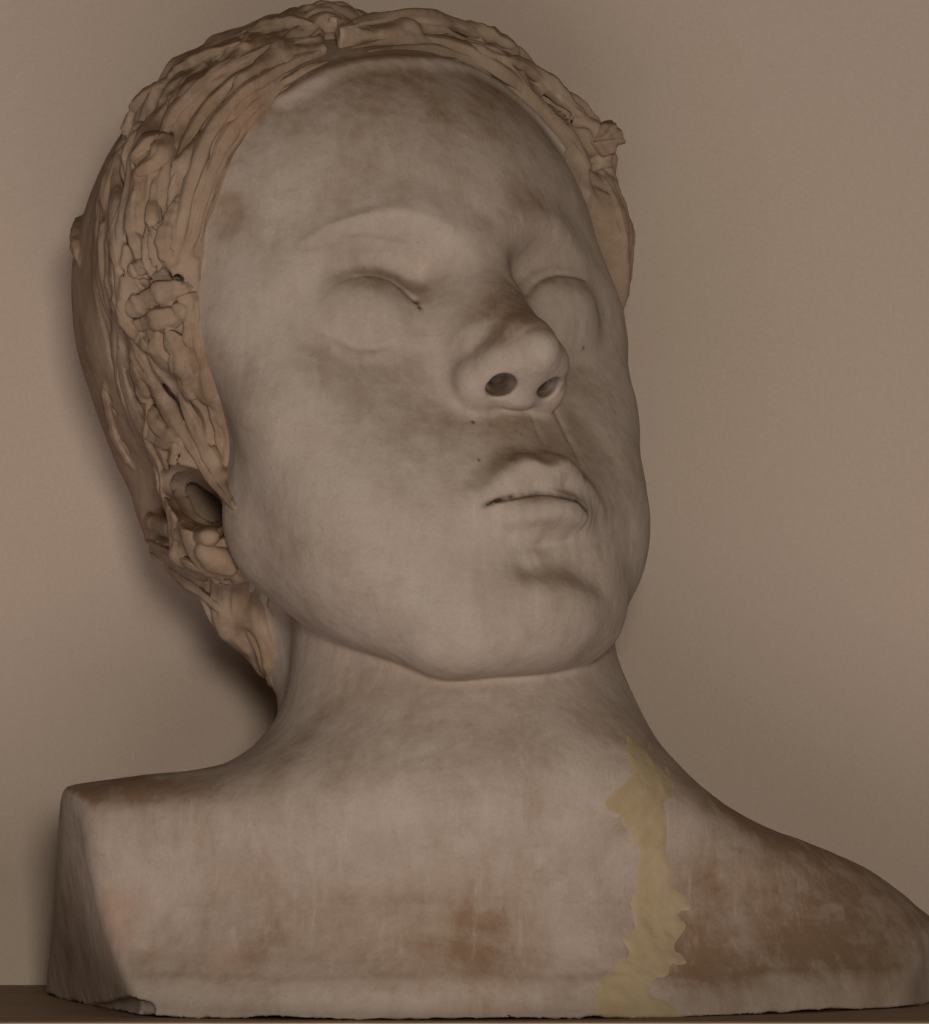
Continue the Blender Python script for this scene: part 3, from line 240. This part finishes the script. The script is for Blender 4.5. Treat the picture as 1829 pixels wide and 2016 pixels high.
# BAKED-END
# ------------------------------------------------------------------ the head (head axes, cm, origin at the bridge of the nose)
def skull(q):
    d = ell(q, (0, 3.1, -8.4), (7.7, 8.2, 9.0))
    d = smin(d, ell(q, (.15, 3.0, -5.6), (8.2, 7.1, 5.4)), 2.0)
    return d
def head(q):
    d = skull(q)
    d = smin(d, ell(q, (0, -4.4, -5.6), (6.5, 7.4, 5.4)), 1.5)
    for s in (-1, 1):
        d = smin(d, ell(q, (s * 5.1 + (.4 if s > 0 else 0), -.6, -4.2), (2.7, 3.0, 2.3)), 1.5)                         # temple and outer orbit
        d = smin(d, cap(q, (s * 5.0, -6.6, -6.5), (s * 2.2, -11.2 + (.3 if s > 0 else 0), -2.6), 1.65, 2.0), 2.2)      # jaw
        d = smin(d, ell(q, (s * 4.8, -4.0, -3.6), (2.6, 2.3, 2.0)), 1.6)                        # cheekbone
        d = smin(d, ell(q, (s * 3.8, -7.4, -3.4), (2.6, 3.0, 2.4)), 2.0)                        # cheek
    d = smin(d, ell(q, (0, -8.2, -2.0), (3.3, 3.2, 2.6)), 1.6)                                  # muzzle
    d = smin(d, ell(q, (-.1, -11.75, -1.4), (2.1, 1.5, 1.85)), 1.5)                                 # chin
    for s in (-1, 1):                                                                           # brow, socket, closed eye
        b = curve([(s * .7, .5, -.5), (s * 2.2, 1.3, -.5), (s * 4.0, 1.2, -1.3), (s * 5.6, .2, -2.8)], 9); add(d, q, b, np.linspace(.98, .78, 9), .9)
        ix = near(q, [(s * 3.2, -.6, .4)], 4)
        d[ix] = smax(d[ix], -ell(q[ix], (s * 3.1, -.55, .55 + .12 * (s + 1)), (2.15, 1.35, 2.05)), 1.0)
        d[ix] = smin(d[ix], ell(q[ix], (s * 3.4, -1.25 + .15 * (s + 1), -1.95 + .1 * (s + 1)), (1.95, 1.5, 1.52)), .85)
    # nose
    for s in (-1, 1): add(d, q, [(s * .7, -1.2, -.6), (s * .95, -3.0, .3)], [.6, .7], 1.3)
    add(d, q, curve([(0, .4, -.85), (0, -1.0, -.25), (0, -2.2, .5), (0, -3.35, 1.3)], 9), np.linspace(.72, .72, 9), 1.2)
    add(d, q, [(0, -3.95, 1.8), (0, -4.1, 1.95)], [.78, .74], .9)
    for s in (-1, 1):
        add(d, q, [(s * .88, -4.2, 1.15), (s * 1.35, -4.4, .35)], [.58, .62], .8)
    add(d, q, [(0, -4.4, 1.8), (0, -5.0, .6)], [.38, .38], .4)
    ix = near(q, [(0, -4.3, 1.0)], 2.2); d[ix] = smin(d[ix], ell(q[ix], (0, -4.22, .95), (1.5, .68, 1.25)), .4)
    for s in (-1, 1):
        add(d, q, [(s * 1.4, -4.8, .2), (s * .35, -5.0, .45)], [.26, .22], .5)
        cut(d, q, [(s * .88 - .12, -5.05, 1.25), (s * .86, -4.78, .98), (s * .8 + .3, -4.3, .4), (s * .7 + .5, -4.0, -.1)], [.42, .45, .4, .3], .1)
        cut(d, q, [(s * 1.0 - .1, -4.95, .9), (s * .95 + .1, -4.55, .55)], [.3, .32], .1)
    # lips
    up = curve([(-2.2, -8.55, -.15), (-1.4, -8.1, .4), (-.6, -7.7, .8), (0, -7.8, .85), (.6, -7.7, .8), (1.4, -8.1, .4), (2.2, -8.55, -.15)], 19)
    add(d, q, up, .18 + .38 * np.sin(np.linspace(0, math.pi, 19)) ** .7, .75)
    lw = curve([(-1.9, -8.85, -.25), (-1.1, -9.0, .35), (0, -9.1, .62), (1.1, -9.0, .35), (1.9, -8.85, -.25)], 15)
    add(d, q, lw, .2 + .5 * np.sin(np.linspace(0, math.pi, 15)) ** .8, .45)
    cut(d, q, curve([(-1.3, -9.75, .5), (0, -9.95, .95), (1.3, -9.75, .5)], 7), np.interp(np.linspace(0, 1, 7), [0, .5, 1], [-.2, .12, -.2]), .8)
    cut(d, q, [(0, -5.9, 1.2), (0, -7.1, 1.55)], [.35, .4], .5)                                # philtrum
    cut(d, q, curve([(-.9, -10.6, .35), (0, -10.5, .75), (1.1, -10.7, .5), (1.8, -11.1, .05)], 9), np.interp(np.linspace(0, 1, 9), [0, .3, .7, 1], [-.2, .12, .1, -.25]), 1.3)   # crease over the chin
    return d

# ------------------------------------------------------------------ neck and shoulders (room axes, cm)
def lut(x, xs, ys):
    xs = np.asarray(xs, float); ys = np.asarray(ys, float); c = curve(np.stack([xs, ys], 1), 400)
    return np.interp(x, c[:, 0], c[:, 1]).astype(f32)
def plane(pts, inside):                          # least-squares plane, negative on the side of `inside`
    P = np.array(pts); c = P.mean(0); n = np.linalg.svd(P - c)[2][2]
    if (np.array(inside) - c) @ n > 0: n = -n
    return c.astype(f32), n.astype(f32)
ZL = -.55                                        # top of the ledge
TOP = np.array([at(a, b, 1.0)[[0, 2]] for a, b in ((60, 1600), (125, 1552), (160, 1546), (300, 1527), (380, 1520), (480, 1515), (600, 1500), (800, 1480), (1000, 1450), (1200, 1450), (1300, 1512), (1400, 1575), (1500, 1628), (1600, 1664), (1700, 1705), (1780, 1755), (1829, 1793), (1950, 1880))])
CUT_L = plane([at(145, 1630, -5.6), at(175, 1780, -5.8), at(295, 1965, -7.0), at(86, 1850, 1.0), at(128, 1600, 0.5)], (0, 0, 5))
CUT_R = plane([at(1829, 1800, -.3), at(1795, 1905, -1.1), at(1803, 1985, -2.2), at(1880, 1900, 3.0)], (0, 0, 5))
def torso(p):
    x, y, z = p[:, 0], p[:, 1], p[:, 2]
    T = lut(x, TOP[:, 0], TOP[:, 1])
    lip = .13 * np.interp(x, np.arange(-16, 20, 1.7), np.random.RandomState(5).uniform(-1, 1, 22)).astype(f32)     # the foot was trimmed by hand
    prof = lut(z - ZL + lip * np.clip(1.6 - np.abs(z - ZL - 1.4), 0, 1), [-2, 0, .6, 1.1, 1.5, 2.2, 3.2, 4.2, 5.2, 6.7, 8.3, 10.2, 13], [-8.8, -8.75, -8.65, -8.42, -8.12, -7.65, -7.2, -7.05, -7.3, -7.75, -7.55, -6.8, -5.6])
    fr = prof + .018 * (x + 1.5) ** 2 + np.where(x > 2, .012 * (x - 2) ** 2, 0)
    d = smax(z - T, (fr - y) * .75, 2.4)
    d = smax(d, y - 6.5, 2.5)
    for c, n in (CUT_L, CUT_R): d = smax(d, (p - c) @ n, .35)
    d = smax(d, -(x + 14.4 - .185 * z), .5)
    return d
NAPE = np.array([at(420, 1000, 3.2), at(545, 1185, 2.6), at(630, 1330, 1.8), at(650, 1430, 1.0)])
NA = at(905, 1640, -1.3); NB = at(885, 1150, -.2)
def neck(p): return cap(p, NA, NB, 5.75, 5.2)
def body(p):
    d = np.full(len(p), 9., f32); lo = p[:, 2] < 17
    i = np.nonzero(lo)[0]
    d[i] = smin(smin(torso(p[i]), neck(p[i]), 3.6), chain(p[i], NAPE, [1.6, 1.9, 1.45, 1.1]), 1.4)
    q = to_head(p); j = np.nonzero((q[:, 1] > -16) & (q[:, 2] > -19))[0]
    d[j] = smin(d[j], head(q[j]), .3)
    for r, k, pts in RIDGES: add(d, q, pts, np.interp(np.linspace(0, 1, len(pts)), [0, .5, 1], r), k)
    for r, k, pts in LINES: cut(d, q, pts, np.interp(np.linspace(0, 1, len(pts)), [0, .5, 1], r), k)
    for a, b, c, r in PORES: cut(d, q, [(a, b, c), (a * .98, b, c - .1)], [r, r], .03)
    cut(d, p, FOOT, [.08, .2, .34, .3], .05)                                                   # chipped foot
    for a in CHIPS: cut(d, p, a[0], [a[1]] * len(a[0]), .04)
    b = np.nonzero(p[:, 2] < 1 + MARG[0])[0]
    d[b] = np.maximum(d[b], ZL + .05 + .08 * noise(p[b] * V(1, 1, 0), .8, 7) + .03 * noise(p[b] * V(1, 1, 0), 2.3, 8) - p[b, 2])
    return d
CHIPS = [([at(1112, 1950, -8.7), at(1128, 1962, -8.9), at(1142, 1985, -9.2)], .2), ([at(1020, 2000, -9), at(1085, 2000, -9)], .16), ([at(1700, 1996, -3.5), at(1850, 1985, -2)], .16), ([at(1440, 2001, -6.3), at(1640, 2000, -4.5)], .1), ([at(205, 1912, -6.0), at(228, 1935, -6.3), at(238, 1960, -6.6), at(240, 1985, -6.8)], .07), ([at(150, 1880, -4.6), at(148, 1912, -4.9), at(175, 1928, -5.4)], .08)]

# ------------------------------------------------------------------ hair mass
OCC = np.array([at(292, 760, 6), at(316, 860, 5), at(357, 965, 4), at(420, 1040, 3.2)])
def hair(p):
    q = to_head(p)
    d = ell(q, (.5, 3.4, -8.8), (8.85, 9.2, 9.8))
    d = smin(d, ell(q, (.1, 3.0, -5.9), (9.6, 8.4, 6.6)), 1.0)
    d = smin(d, chain(q, [(2.6, 10.4, -3.3), (4.9, 9.7, -3.1), (6.8, 8.5, -3.0), (8.1, 7.1, -3.1), (8.9, 5.6, -3.5), (9.35, 4.0, -4.2), (9.4, 2.4, -4.9)], [.55, .75, .75, .8, .62, .55, .45]), .5)
    for s in (-1, 1): d = smin(d, ell(q, (s * 5.5, -3.7, -9.0), (2.0, 3.8, 2.7)), 1.2)          # hair pulled over the ear
    d = smin(d, chain(p, OCC, [1.7, 1.65, 1.65, 1.9]), 1.0)
    d = smin(d, chain(p, NAPE, [2.3, 2.2, 1.6, 1.2]), 1.0)
    u = q[:, 2] - (-5.0 + .40 * q[:, 1]) - .012 * q[:, 0] ** 2 + .28 * noise(q, .55, 14) + .1 * noise(q, 1.6, 15)
    i = np.nonzero(np.abs(d) < .7 + MARG[0])[0]; qi = q[i]; ui = u[i]
    rough = np.clip((ui + 7.0) / 1.5, 0, 1)
    g = np.stack([ui * 1.9, qi[:, 1] * .28, qi[:, 0] * .28], 1)
    vl = noise(g, .8, 9); d[i] += rough * .32 * np.clip(1 - np.abs(vl) / .26, 0, 1) ** 1.5                # cracks between the pressed-on strips
    d[i] += rough * (.17 * noise(g, 1.0) + .10 * noise(g, 2.3, 2)) + (.03 + .32 * rough) * noise(qi, .75, 3) + (.01 + .06 * rough) * noise(qi, 2.2, 4)
    d = smax(d, u * .95, .45)
    d = smax(d, p[:, 1] - 10.8, .6)                                                             # flattened at the back, close to the wall
    for kind, wd, flat, pts, nrm in LOCKS: kind[0] == 'e' or add(d, q, pts, np.interp(np.linspace(0, 1, len(pts)), [0, .5, 1], wd) * min(flat, .6) * .8, .25)
    for i, (a, b, c, r) in enumerate(PITS):                                                    # gouges and air holes between the clay strips
        cut(d, q, [(a + .12 * math.sin(i * 2.1), b + .25 * math.cos(i * 1.7), c), (a * .97, b, c), (a * .93, b - .1, c - .2)], [r * .5, r, r * .5], .08)
    c0 = np.array((0, 3., -8.)); c1 = np.array(PART); cut(d, q, c1, [.3, .3, .24, .1], .1); cut(d, q, c1 + .06 * (c0 - c1), [.3, .28, .2, .06], .1)   # the parting
    cut(d, q, [(-7.2, -3.8, -9.1), (-7.15, -4.9, -8.2), (-6.8, -5.7, -7.8)], [.72, .95, .68], .12)      # the ear cavity
    cut(d, q, [(-6.5, -3.4, -10.0), (-6.4, -4.5, -9.2), (-6.1, -5.3, -8.8)], [.66, .9, .66], .12)
    cut(d, q, [(-5.8, -3.2, -10.8), (-5.6, -4.2, -10.2), (-5.3, -5.0, -9.8)], [.6, .82, .6], .12)
    cut(d, q, [(-5.0, -2.9, -11.6), (-4.7, -3.9, -11.2), (-4.5, -4.6, -10.9)], [.5, .7, .5], .12)
    return d

# ------------------------------------------------------------------ materials
class NT:
    def __init__(self, name):
        self.m = bpy.data.materials.new(name); self.m.use_nodes = True; self.t = self.m.node_tree
        self.b = self.t.nodes['Principled BSDF']; self.co = self.n('ShaderNodeTexCoord').outputs['Object']
    def n(self, kind, **kw):
        x = self.t.nodes.new(kind)
        for k, v in kw.items(): setattr(x, k, v)
        return x
    def link(self, a, b): self.t.links.new(a, b)
    def setin(self, node, key, v):
        if hasattr(v, 'is_output'): self.link(v, node.inputs[key])
        else: node.inputs[key].default_value = v
    def noise(self, scale, detail=4, rough=.6, vec=None, dist=0):
        x = self.n('ShaderNodeTexNoise'); self.link(vec or self.co, x.inputs['Vector'])
        x.inputs['Scale'].default_value = scale; x.inputs['Detail'].default_value = detail; x.inputs['Roughness'].default_value = rough; x.inputs['Distortion'].default_value = dist
        return x.outputs['Fac']
    def stretch(self, sc, rot=(0, 0, 0)):
        x = self.n('ShaderNodeMapping'); self.link(self.co, x.inputs['Vector']); x.inputs['Scale'].default_value = sc; x.inputs['Rotation'].default_value = rot
        return x.outputs['Vector']
    def ramp(self, f, a, b, lo=0, hi=1):
        x = self.n('ShaderNodeMapRange'); x.interpolation_type = 'SMOOTHSTEP'; self.setin(x, 'Value', f)
        for k, v in (('From Min', a), ('From Max', b), ('To Min', lo), ('To Max', hi)): x.inputs[k].default_value = v
        return x.outputs['Result']
    def math(self, op, a, b=0.0):
        x = self.n('ShaderNodeMath', operation=op); self.setin(x, 0, a); self.setin(x, 1, b); return x.outputs[0]
    def mix(self, f, a, b, blend='MIX'):
        x = self.n('ShaderNodeMix', data_type='RGBA', blend_type=blend); self.setin(x, 0, f)
        for k, v in ((6, a), (7, b)):
            if hasattr(v, 'is_output'): self.link(v, x.inputs[k])
            else: x.inputs[k].default_value = (*v, 1)
        return x.outputs[2]
    def bump(self, h, dist, strength=1.0, prev=None):
        x = self.n('ShaderNodeBump'); self.link(h, x.inputs['Height']); x.inputs['Distance'].default_value = dist; x.inputs['Strength'].default_value = strength
        if prev: self.link(prev, x.inputs['Normal'])
        return x.outputs['Normal']
    def attr(self, name):
        return self.n('ShaderNodeAttribute', attribute_name=name).outputs['Fac']
    def out(self, col, rough=.85, normal=None, spec=.25):
        if hasattr(col, 'is_output'): self.link(col, self.b.inputs['Base Color'])
        else: self.b.inputs['Base Color'].default_value = (*col, 1)
        self.setin(self.b, 'Roughness', rough); self.b.inputs['Specular IOR Level'].default_value = spec
        if normal: self.link(normal, self.b.inputs['Normal'])
        return self.m

def clay(name, base, wash, red, wash_amt=1.0, red_amt=1.0, bump=1.0, top_shade_amt=.82):
    t = NT(name)
    # thin brown wash left in the brush marks of the old coating, blotchy and streaky
    blot = t.ramp(t.noise(20, 8, .75, dist=.3), .42, .70)
    fine = t.ramp(t.noise(70, 6, .7), .38, .72)
    streak = t.ramp(t.noise(60, 5, .65, vec=t.stretch((1.0, 1.0, .22), (.1, .35, 0))), .46, .72)
    w = t.math('ADD', t.math('MULTIPLY', blot, .42), t.math('ADD', t.math('MULTIPLY', fine, .22), t.math('MULTIPLY', streak, .30)))
    w = t.math('ADD', w, t.math('MULTIPLY', t.attr('stain_shade'), t.ramp(t.noise(38, 6, .75, vec=t.stretch((.55, 1, 1.5), (0, .15, 0)), dist=.4), .2, .8, .3, 1.0)))
    # shade painted brown into the colour wherever the surface is turned upward
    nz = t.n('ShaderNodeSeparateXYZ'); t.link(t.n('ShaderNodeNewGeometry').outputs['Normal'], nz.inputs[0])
    top_shade = t.math('MULTIPLY', t.ramp(nz.outputs[2], .28, .85, 0, top_shade_amt), t.math('MULTIPLY', t.math('SUBTRACT', 1.0, t.attr('no_top_shade')), t.ramp(t.noise(70, 8, .8, dist=.2), .22, .68, .5, 1.0)))
    w = t.math('MINIMUM', t.math('ADD', t.math('MULTIPLY', w, wash_amt), top_shade), 1.0)
    c = t.mix(w, base, wash)
    brush = t.ramp(t.noise(170, 6, .75, vec=t.stretch((1.0, 1.0, .16), (.25, .5, .2))), .52, .74, 0, .30)
    c = t.mix(brush, c, (.62, .56, .51))
    brush2 = t.ramp(t.noise(150, 6, .75, vec=t.stretch((.2, 1.0, 1.0), (.1, -.3, .1))), .54, .76, 0, .28)
    c = t.mix(brush2, c, wash)
    r = t.math('MULTIPLY', t.ramp(t.noise(26, 6, .75, dist=.8), .60, .74), .45 * red_amt)
    r = t.math('MINIMUM', t.math('ADD', r, t.math('MULTIPLY', t.attr('rust'), t.ramp(t.noise(60, 5, .7), .35, .6))), 1.0)
    c = t.mix(r, c, red)
    grey = t.math('MULTIPLY', t.ramp(t.noise(33, 5, .7), .55, .75), .25)
    c = t.mix(grey, c, (.50, .46, .44))
    c = t.mix(t.ramp(t.noise(1100, 3, .7), .32, .68, 0, .13), c, wash)
    speck = t.ramp(t.noise(520, 2, .5), .70, .78, 0, .3)
    c = t.mix(speck, c, wash)
    c = t.mix(t.math('MINIMUM', t.attr('crease_shade'), 1.0), c, (.055, .035, .022))
    n = t.bump(t.noise(260, 5, .7), .0005, .5 * bump)
    n = t.bump(t.noise(90, 4, .6, vec=t.stretch((1, 1, .3), (.1, .4, 0))), .0012, .35 * bump, n)
    n = t.bump(t.noise(28, 3, .5), .004, .22 * bump, n)
    return t.out(c, .86, n, .18)
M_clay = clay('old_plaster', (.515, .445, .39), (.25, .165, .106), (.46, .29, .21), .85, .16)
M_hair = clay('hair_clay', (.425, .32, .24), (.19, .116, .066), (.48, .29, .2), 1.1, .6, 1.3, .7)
def filler():
    t = NT('yellow_filler'); c = t.mix(t.ramp(t.noise(40, 6, .7), .35, .7), (.46, .375, .24), (.385, .30, .18))
    c = t.mix(t.ramp(t.noise(120, 6, .75), .5, .75, 0, .4), c, (.46, .38, .27))
    e = t.math('ADD', t.attr('inside'), t.math('MULTIPLY', t.noise(90, 6, .75), .9)); c = t.mix(t.ramp(e, .45, .95, .75, 0), c, (.46, .38, .30))
    c = t.mix(t.ramp(t.noise(240, 4, .7), .6, .7, 0, .3), c, (.28, .19, .10))
    return t.out(c, .8, t.bump(t.noise(180, 5, .7), .0006, .5), .2)
M_filler = filler()
def wall_mat():
    t = NT('painted_wall'); c = t.mix(t.ramp(t.noise(3.5, 3, .5), .3, .7), (.61, .50, .43), (.585, .50, .415))
    c = t.mix(t.ramp(t.noise(900, 3, .7), .3, .7, 0, .30), c, (.46, .385, .31)); c = t.mix(t.ramp(t.noise(38, 5, .7), .55, .8, 0, .12), c, (.52, .43, .35))
    n = t.bump(t.noise(420, 4, .6), .0005, .5); n = t.bump(t.noise(60, 4, .6), .0015, .25, n); n = t.bump(t.noise(9, 3, .5), .004, .15, n)
    return t.out(c, .75, n, .15)
M_wall = wall_mat()
def ledge_mat():
    t = NT('brown_ledge'); g = t.noise(50, 6, .65, vec=t.stretch((.25, 1, 1)))
    c = t.mix(t.ramp(g, .3, .7), (.27, .18, .105), (.20, .13, .075))
    return t.out(c, .6, t.bump(g, .0006, .4), .3)
M_ledge = ledge_mat()
def nosing_mat():
    t = NT('pale_edge'); c = t.mix(t.ramp(t.noise(40, 5, .6), .3, .7), (.62, .56, .50), (.50, .44, .38)); return t.out(c, .6)
M_nosing = nosing_mat()

def slab(name, lo, hi, m):
    x0, y0, z0 = lo; x1, y1, z1 = hi
    v = np.array([(x, y, z) for x in (x0, x1) for y in (y0, y1) for z in (z0, z1)])
    f = np.array([(0, 1, 3, 2), (4, 6, 7, 5), (0, 4, 5, 1), (2, 3, 7, 6), (0, 2, 6, 4), (1, 5, 7, 3)])
    o = mesh_obj(name, v, f, m, smooth=False); return o
WALL_Y = 11.2; LEDGE_Y = WALL_Y - .02
o = slab('wall', (-250, WALL_Y, -150), (250, WALL_Y + 5, 220), M_wall); o['kind'] = 'structure'
ledge = slab('ledge', (-80, -9.4, ZL - 3), (80, LEDGE_Y, ZL), M_ledge); ledge['kind'] = 'structure'
slab('edge_strip', (-80, -9.75, ZL - 3), (80, -9.402, ZL - .03), M_nosing).parent = ledge

# ------------------------------------------------------------------ the bust
bust = bpy.data.objects.new('bust', None); scn.collection.objects.link(bust)
bust['label'] = 'weathered plaster bust of a woman with upturned head, standing on the ledge'; bust['category'] = 'bust'
import time; t0 = time.time()
H = 0.085                                        # size of a surface cell in cm
def set_attr(o, name, vals):
    a = o.data.attributes.new(name, 'FLOAT', 'POINT'); a.data.foreach_set('value', np.asarray(vals, dtype=f32))
def relief(v, f, fn):                            # push the surface along its normals by a hand-worked unevenness
    a, b, c = v[f[:, 0]], v[f[:, 1]], v[f[:, 2]]; fn_ = np.cross(b - a, c - a); n = np.zeros_like(v)
    for k in range(f.shape[1]): np.add.at(n, f[:, k], fn_)
    n /= np.maximum(np.linalg.norm(n, axis=1), 1e-9)[:, None]
    return v + n * fn(v.astype(f32))[:, None], n
def soft(x, a, b): t = np.clip((x - a) / (b - a), 0, 1); return t * t * (3 - 2 * t)
bv, bf = polygonise(body, (-16, -12, -.9), (18, 9.5, 35), H)
bv, bn = relief(bv, bf, lambda p: .035 * noise(p, .45) + .014 * noise(p, 1.5, 1) + .006 * noise(p, 4.0, 2))
print('BODY', len(bv), len(bf), time.time() - t0)
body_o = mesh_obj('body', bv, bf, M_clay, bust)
bq = to_head(bv.astype(f32)); p32 = bv.astype(f32)
def spots(p, L):                                  # weight of the listed marks (x, y, z, radius, strength) at each vertex
    w_ = np.zeros(len(p), f32)
    for x, y, z, r, k in L:
        ix = near(p, [(x, y, z)], 2.2 * r); dd = ((p[ix] - V(x, y, z)) ** 2).sum(1) / (r * r); w_[ix] = np.maximum(w_[ix], 0) + k * np.exp(-dd)
    return np.minimum(w_, 1)
MARG[0] = 0
set_attr(body_o, 'stain_shade', spots(p32, STAINS_SHADE)); set_attr(body_o, 'rust', spots(p32, RUST))
hx, hy = to_world((0, -3, -6))[:2]                                         # keeps the painted top shade off the neck below the head
set_attr(body_o, 'no_top_shade', .85 * (1 - soft(np.hypot(p32[:, 0] - hx, (p32[:, 1] - hy) * .9), 6.5, 9.5)) * (bq[:, 1] < -9) * (bv[:, 2] < 15))
set_attr(body_o, 'crease_shade', spots(bq, CREASE_SHADE))                              # crevice shade painted dark along the incised lines and pores
# yellow filler smeared down a mended crack: a thin raised skin over the plaster
P2 = curve(np.vstack([PATCH, PATCH[:1]]), 220)[:-1]; E0 = P2; E1 = np.roll(P2, -1, 0)
def poly_sd(xy):
    d2 = np.full(len(xy), 1e9); ins = np.zeros(len(xy), bool)
    for (x0, y0), (x1, y1) in zip(E0, E1):
        e = np.array((x1 - x0, y1 - y0)); r = xy - (x0, y0); t = np.clip((r @ e) / max(e @ e, 1e-9), 0, 1); d2 = np.minimum(d2, ((r - t[:, None] * e) ** 2).sum(1))
        c = ((y0 > xy[:, 1]) != (y1 > xy[:, 1])) & (xy[:, 0] < (x1 - x0) * (xy[:, 1] - y0) / (y1 - y0 + 1e-12) + x0); ins ^= c
    return np.where(ins, 1, -1) * np.sqrt(d2)
cand = np.nonzero((bv[:, 0] > P2[:, 0].min() - .5) & (bv[:, 0] < P2[:, 0].max() + .5) & (bv[:, 2] < P2[:, 1].max() + .5) & (bn[:, 1] < .05) & (bv[:, 1] < 2))[0]
sd = np.full(len(bv), -9.); sd[cand] = poly_sd(bv[cand][:, [0, 2]] + .07 * np.stack([noise(p32[cand], 2.2, 11), noise(p32[cand], 2.2, 12)], 1))
sd += .1
pf = bf[(sd[bf] > -.2).all(1)]; used = np.unique(pf); remap = np.zeros(len(bv), int); remap[used] = np.arange(len(used))
lift = -.035 + .07 * soft(sd[used], -.1, .3) + .02 * noise(p32[used], 2.6, 13) + .012 * noise(p32[used], 5., 16)
patch_o = mesh_obj('filler_patch', bv[used] + bn[used] * lift[:, None], remap[pf], M_filler, bust); patch_o['label'] = 'yellow filler smeared down the mended crack'
set_attr(patch_o, 'inside', np.clip(sd[used] / .45, 0, 1))
hv, hf = polygonise(hair, (-16, -9, 3), (11, 12, 35), H, 2.2)
print('HAIR', hv.max(0), bv.max(0), len(hv), len(hf), time.time() - t0)
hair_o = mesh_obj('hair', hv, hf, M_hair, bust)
set_attr(hair_o, 'rust', spots(hv.astype(f32), HAIR_RUST))

def lock(kind, wd, flat, pts, nrm, seed):
    n = max(18, int(len(pts) * 5)); t = .5 - .5 * np.cos(np.linspace(0, math.pi, n)); t = .5 * t + .5 * np.linspace(0, 1, n); N = np.asarray(nrm, float)
    wd = [x * 1.25 for x in wd]; pts = np.asarray(pts) + N * (.3 * flat * wd[1]); C0 = curve(pts, 200); P = np.stack([np.interp(t, np.linspace(0, 1, 200), C0[:, k]) for k in range(3)], 1)
    for _ in range(3): N[1:-1] = .5 * N[1:-1] + .25 * (N[:-2] + N[2:])
    N = np.stack([np.interp(t * (len(pts) - 1), np.arange(len(pts)), N[:, k]) for k in range(3)], 1)
    T = np.gradient(P, t, axis=0); T /= np.linalg.norm(T, axis=1)[:, None]
    N -= (N * T).sum(1)[:, None] * T; N /= np.linalg.norm(N, axis=1)[:, None]; B = np.cross(T, N)
    wv = np.interp(t, [0, .5, 1], wd) * np.sqrt(np.clip(1 - np.abs(2 * t - 1) ** (2.5 if len(pts) < 7 else 8), 0, 1))
    rs = np.random.RandomState(seed); K = 20; th = np.linspace(0, 2 * math.pi, K, endpoint=False)
    V_ = []
    ph = rs.rand(4) * 6.28; wob = np.cumsum(rs.randn(n)) * .05
    for i in range(n):
        rib = 1 if kind.startswith('ear') else 1 + .10 * np.cos(5 * th + ph[0] + wob[i] * 2) + .06 * np.cos(9 * th + ph[1] + wob[i])
        s = 1 + .10 * math.sin(t[i] * 14 + ph[2]) + .07 * math.sin(t[i] * 31 + ph[3])
        r = wv[i] * rib * s
        V_.append(P[i] + (np.cos(th) * r)[:, None] * B[i] + ((np.sin(th)) * r * flat)[:, None] * N[i])
    v = np.vstack(V_ + [P[:1], P[-1:]]); v = v + .03 * np.stack([noise(v.astype(f32), 2.2, 5 + k) for k in range(3)], 1)
    f = [(i * K + k, i * K + (k + 1) % K, (i + 1) * K + (k + 1) % K, (i + 1) * K + k) for i in range(n - 1) for k in range(K)]
    f += [(n * K, (k + 1) % K, k, k) for k in range(0)]
    me_v = to_world(v)
    if kind.startswith('ear'):
        pts = np.asarray(pts); 
        for _ in range(25): pts[1:-1] = .4 * pts[1:-1] + .3 * (pts[:-2] + pts[2:])
        pts = curve(pts, 24); R_ = np.interp(np.linspace(0, 1, 24), [0, .5, 1], wd) * .8; W0 = to_world(pts)
        me_v, f = polygonise(lambda p: chain(to_head(p), pts, R_) + .05 * noise(p, 1.5, 21) + .02 * noise(p, 4., 22), W0.min(0) - 1.2, W0.max(0) + 1.2, H)
        f = f[:, ::-1]
    o = mesh_obj(kind, me_v, np.array(f)[:, ::-1], M_hair, hair_o); set_attr(o, 'rust', spots(me_v.astype(f32), HAIR_RUST)); return o
for i, (kind, wd, flat, pts, nrm) in enumerate(LOCKS): lock(kind, wd, flat, pts, nrm, i)
print('LOCKS', time.time() - t0)
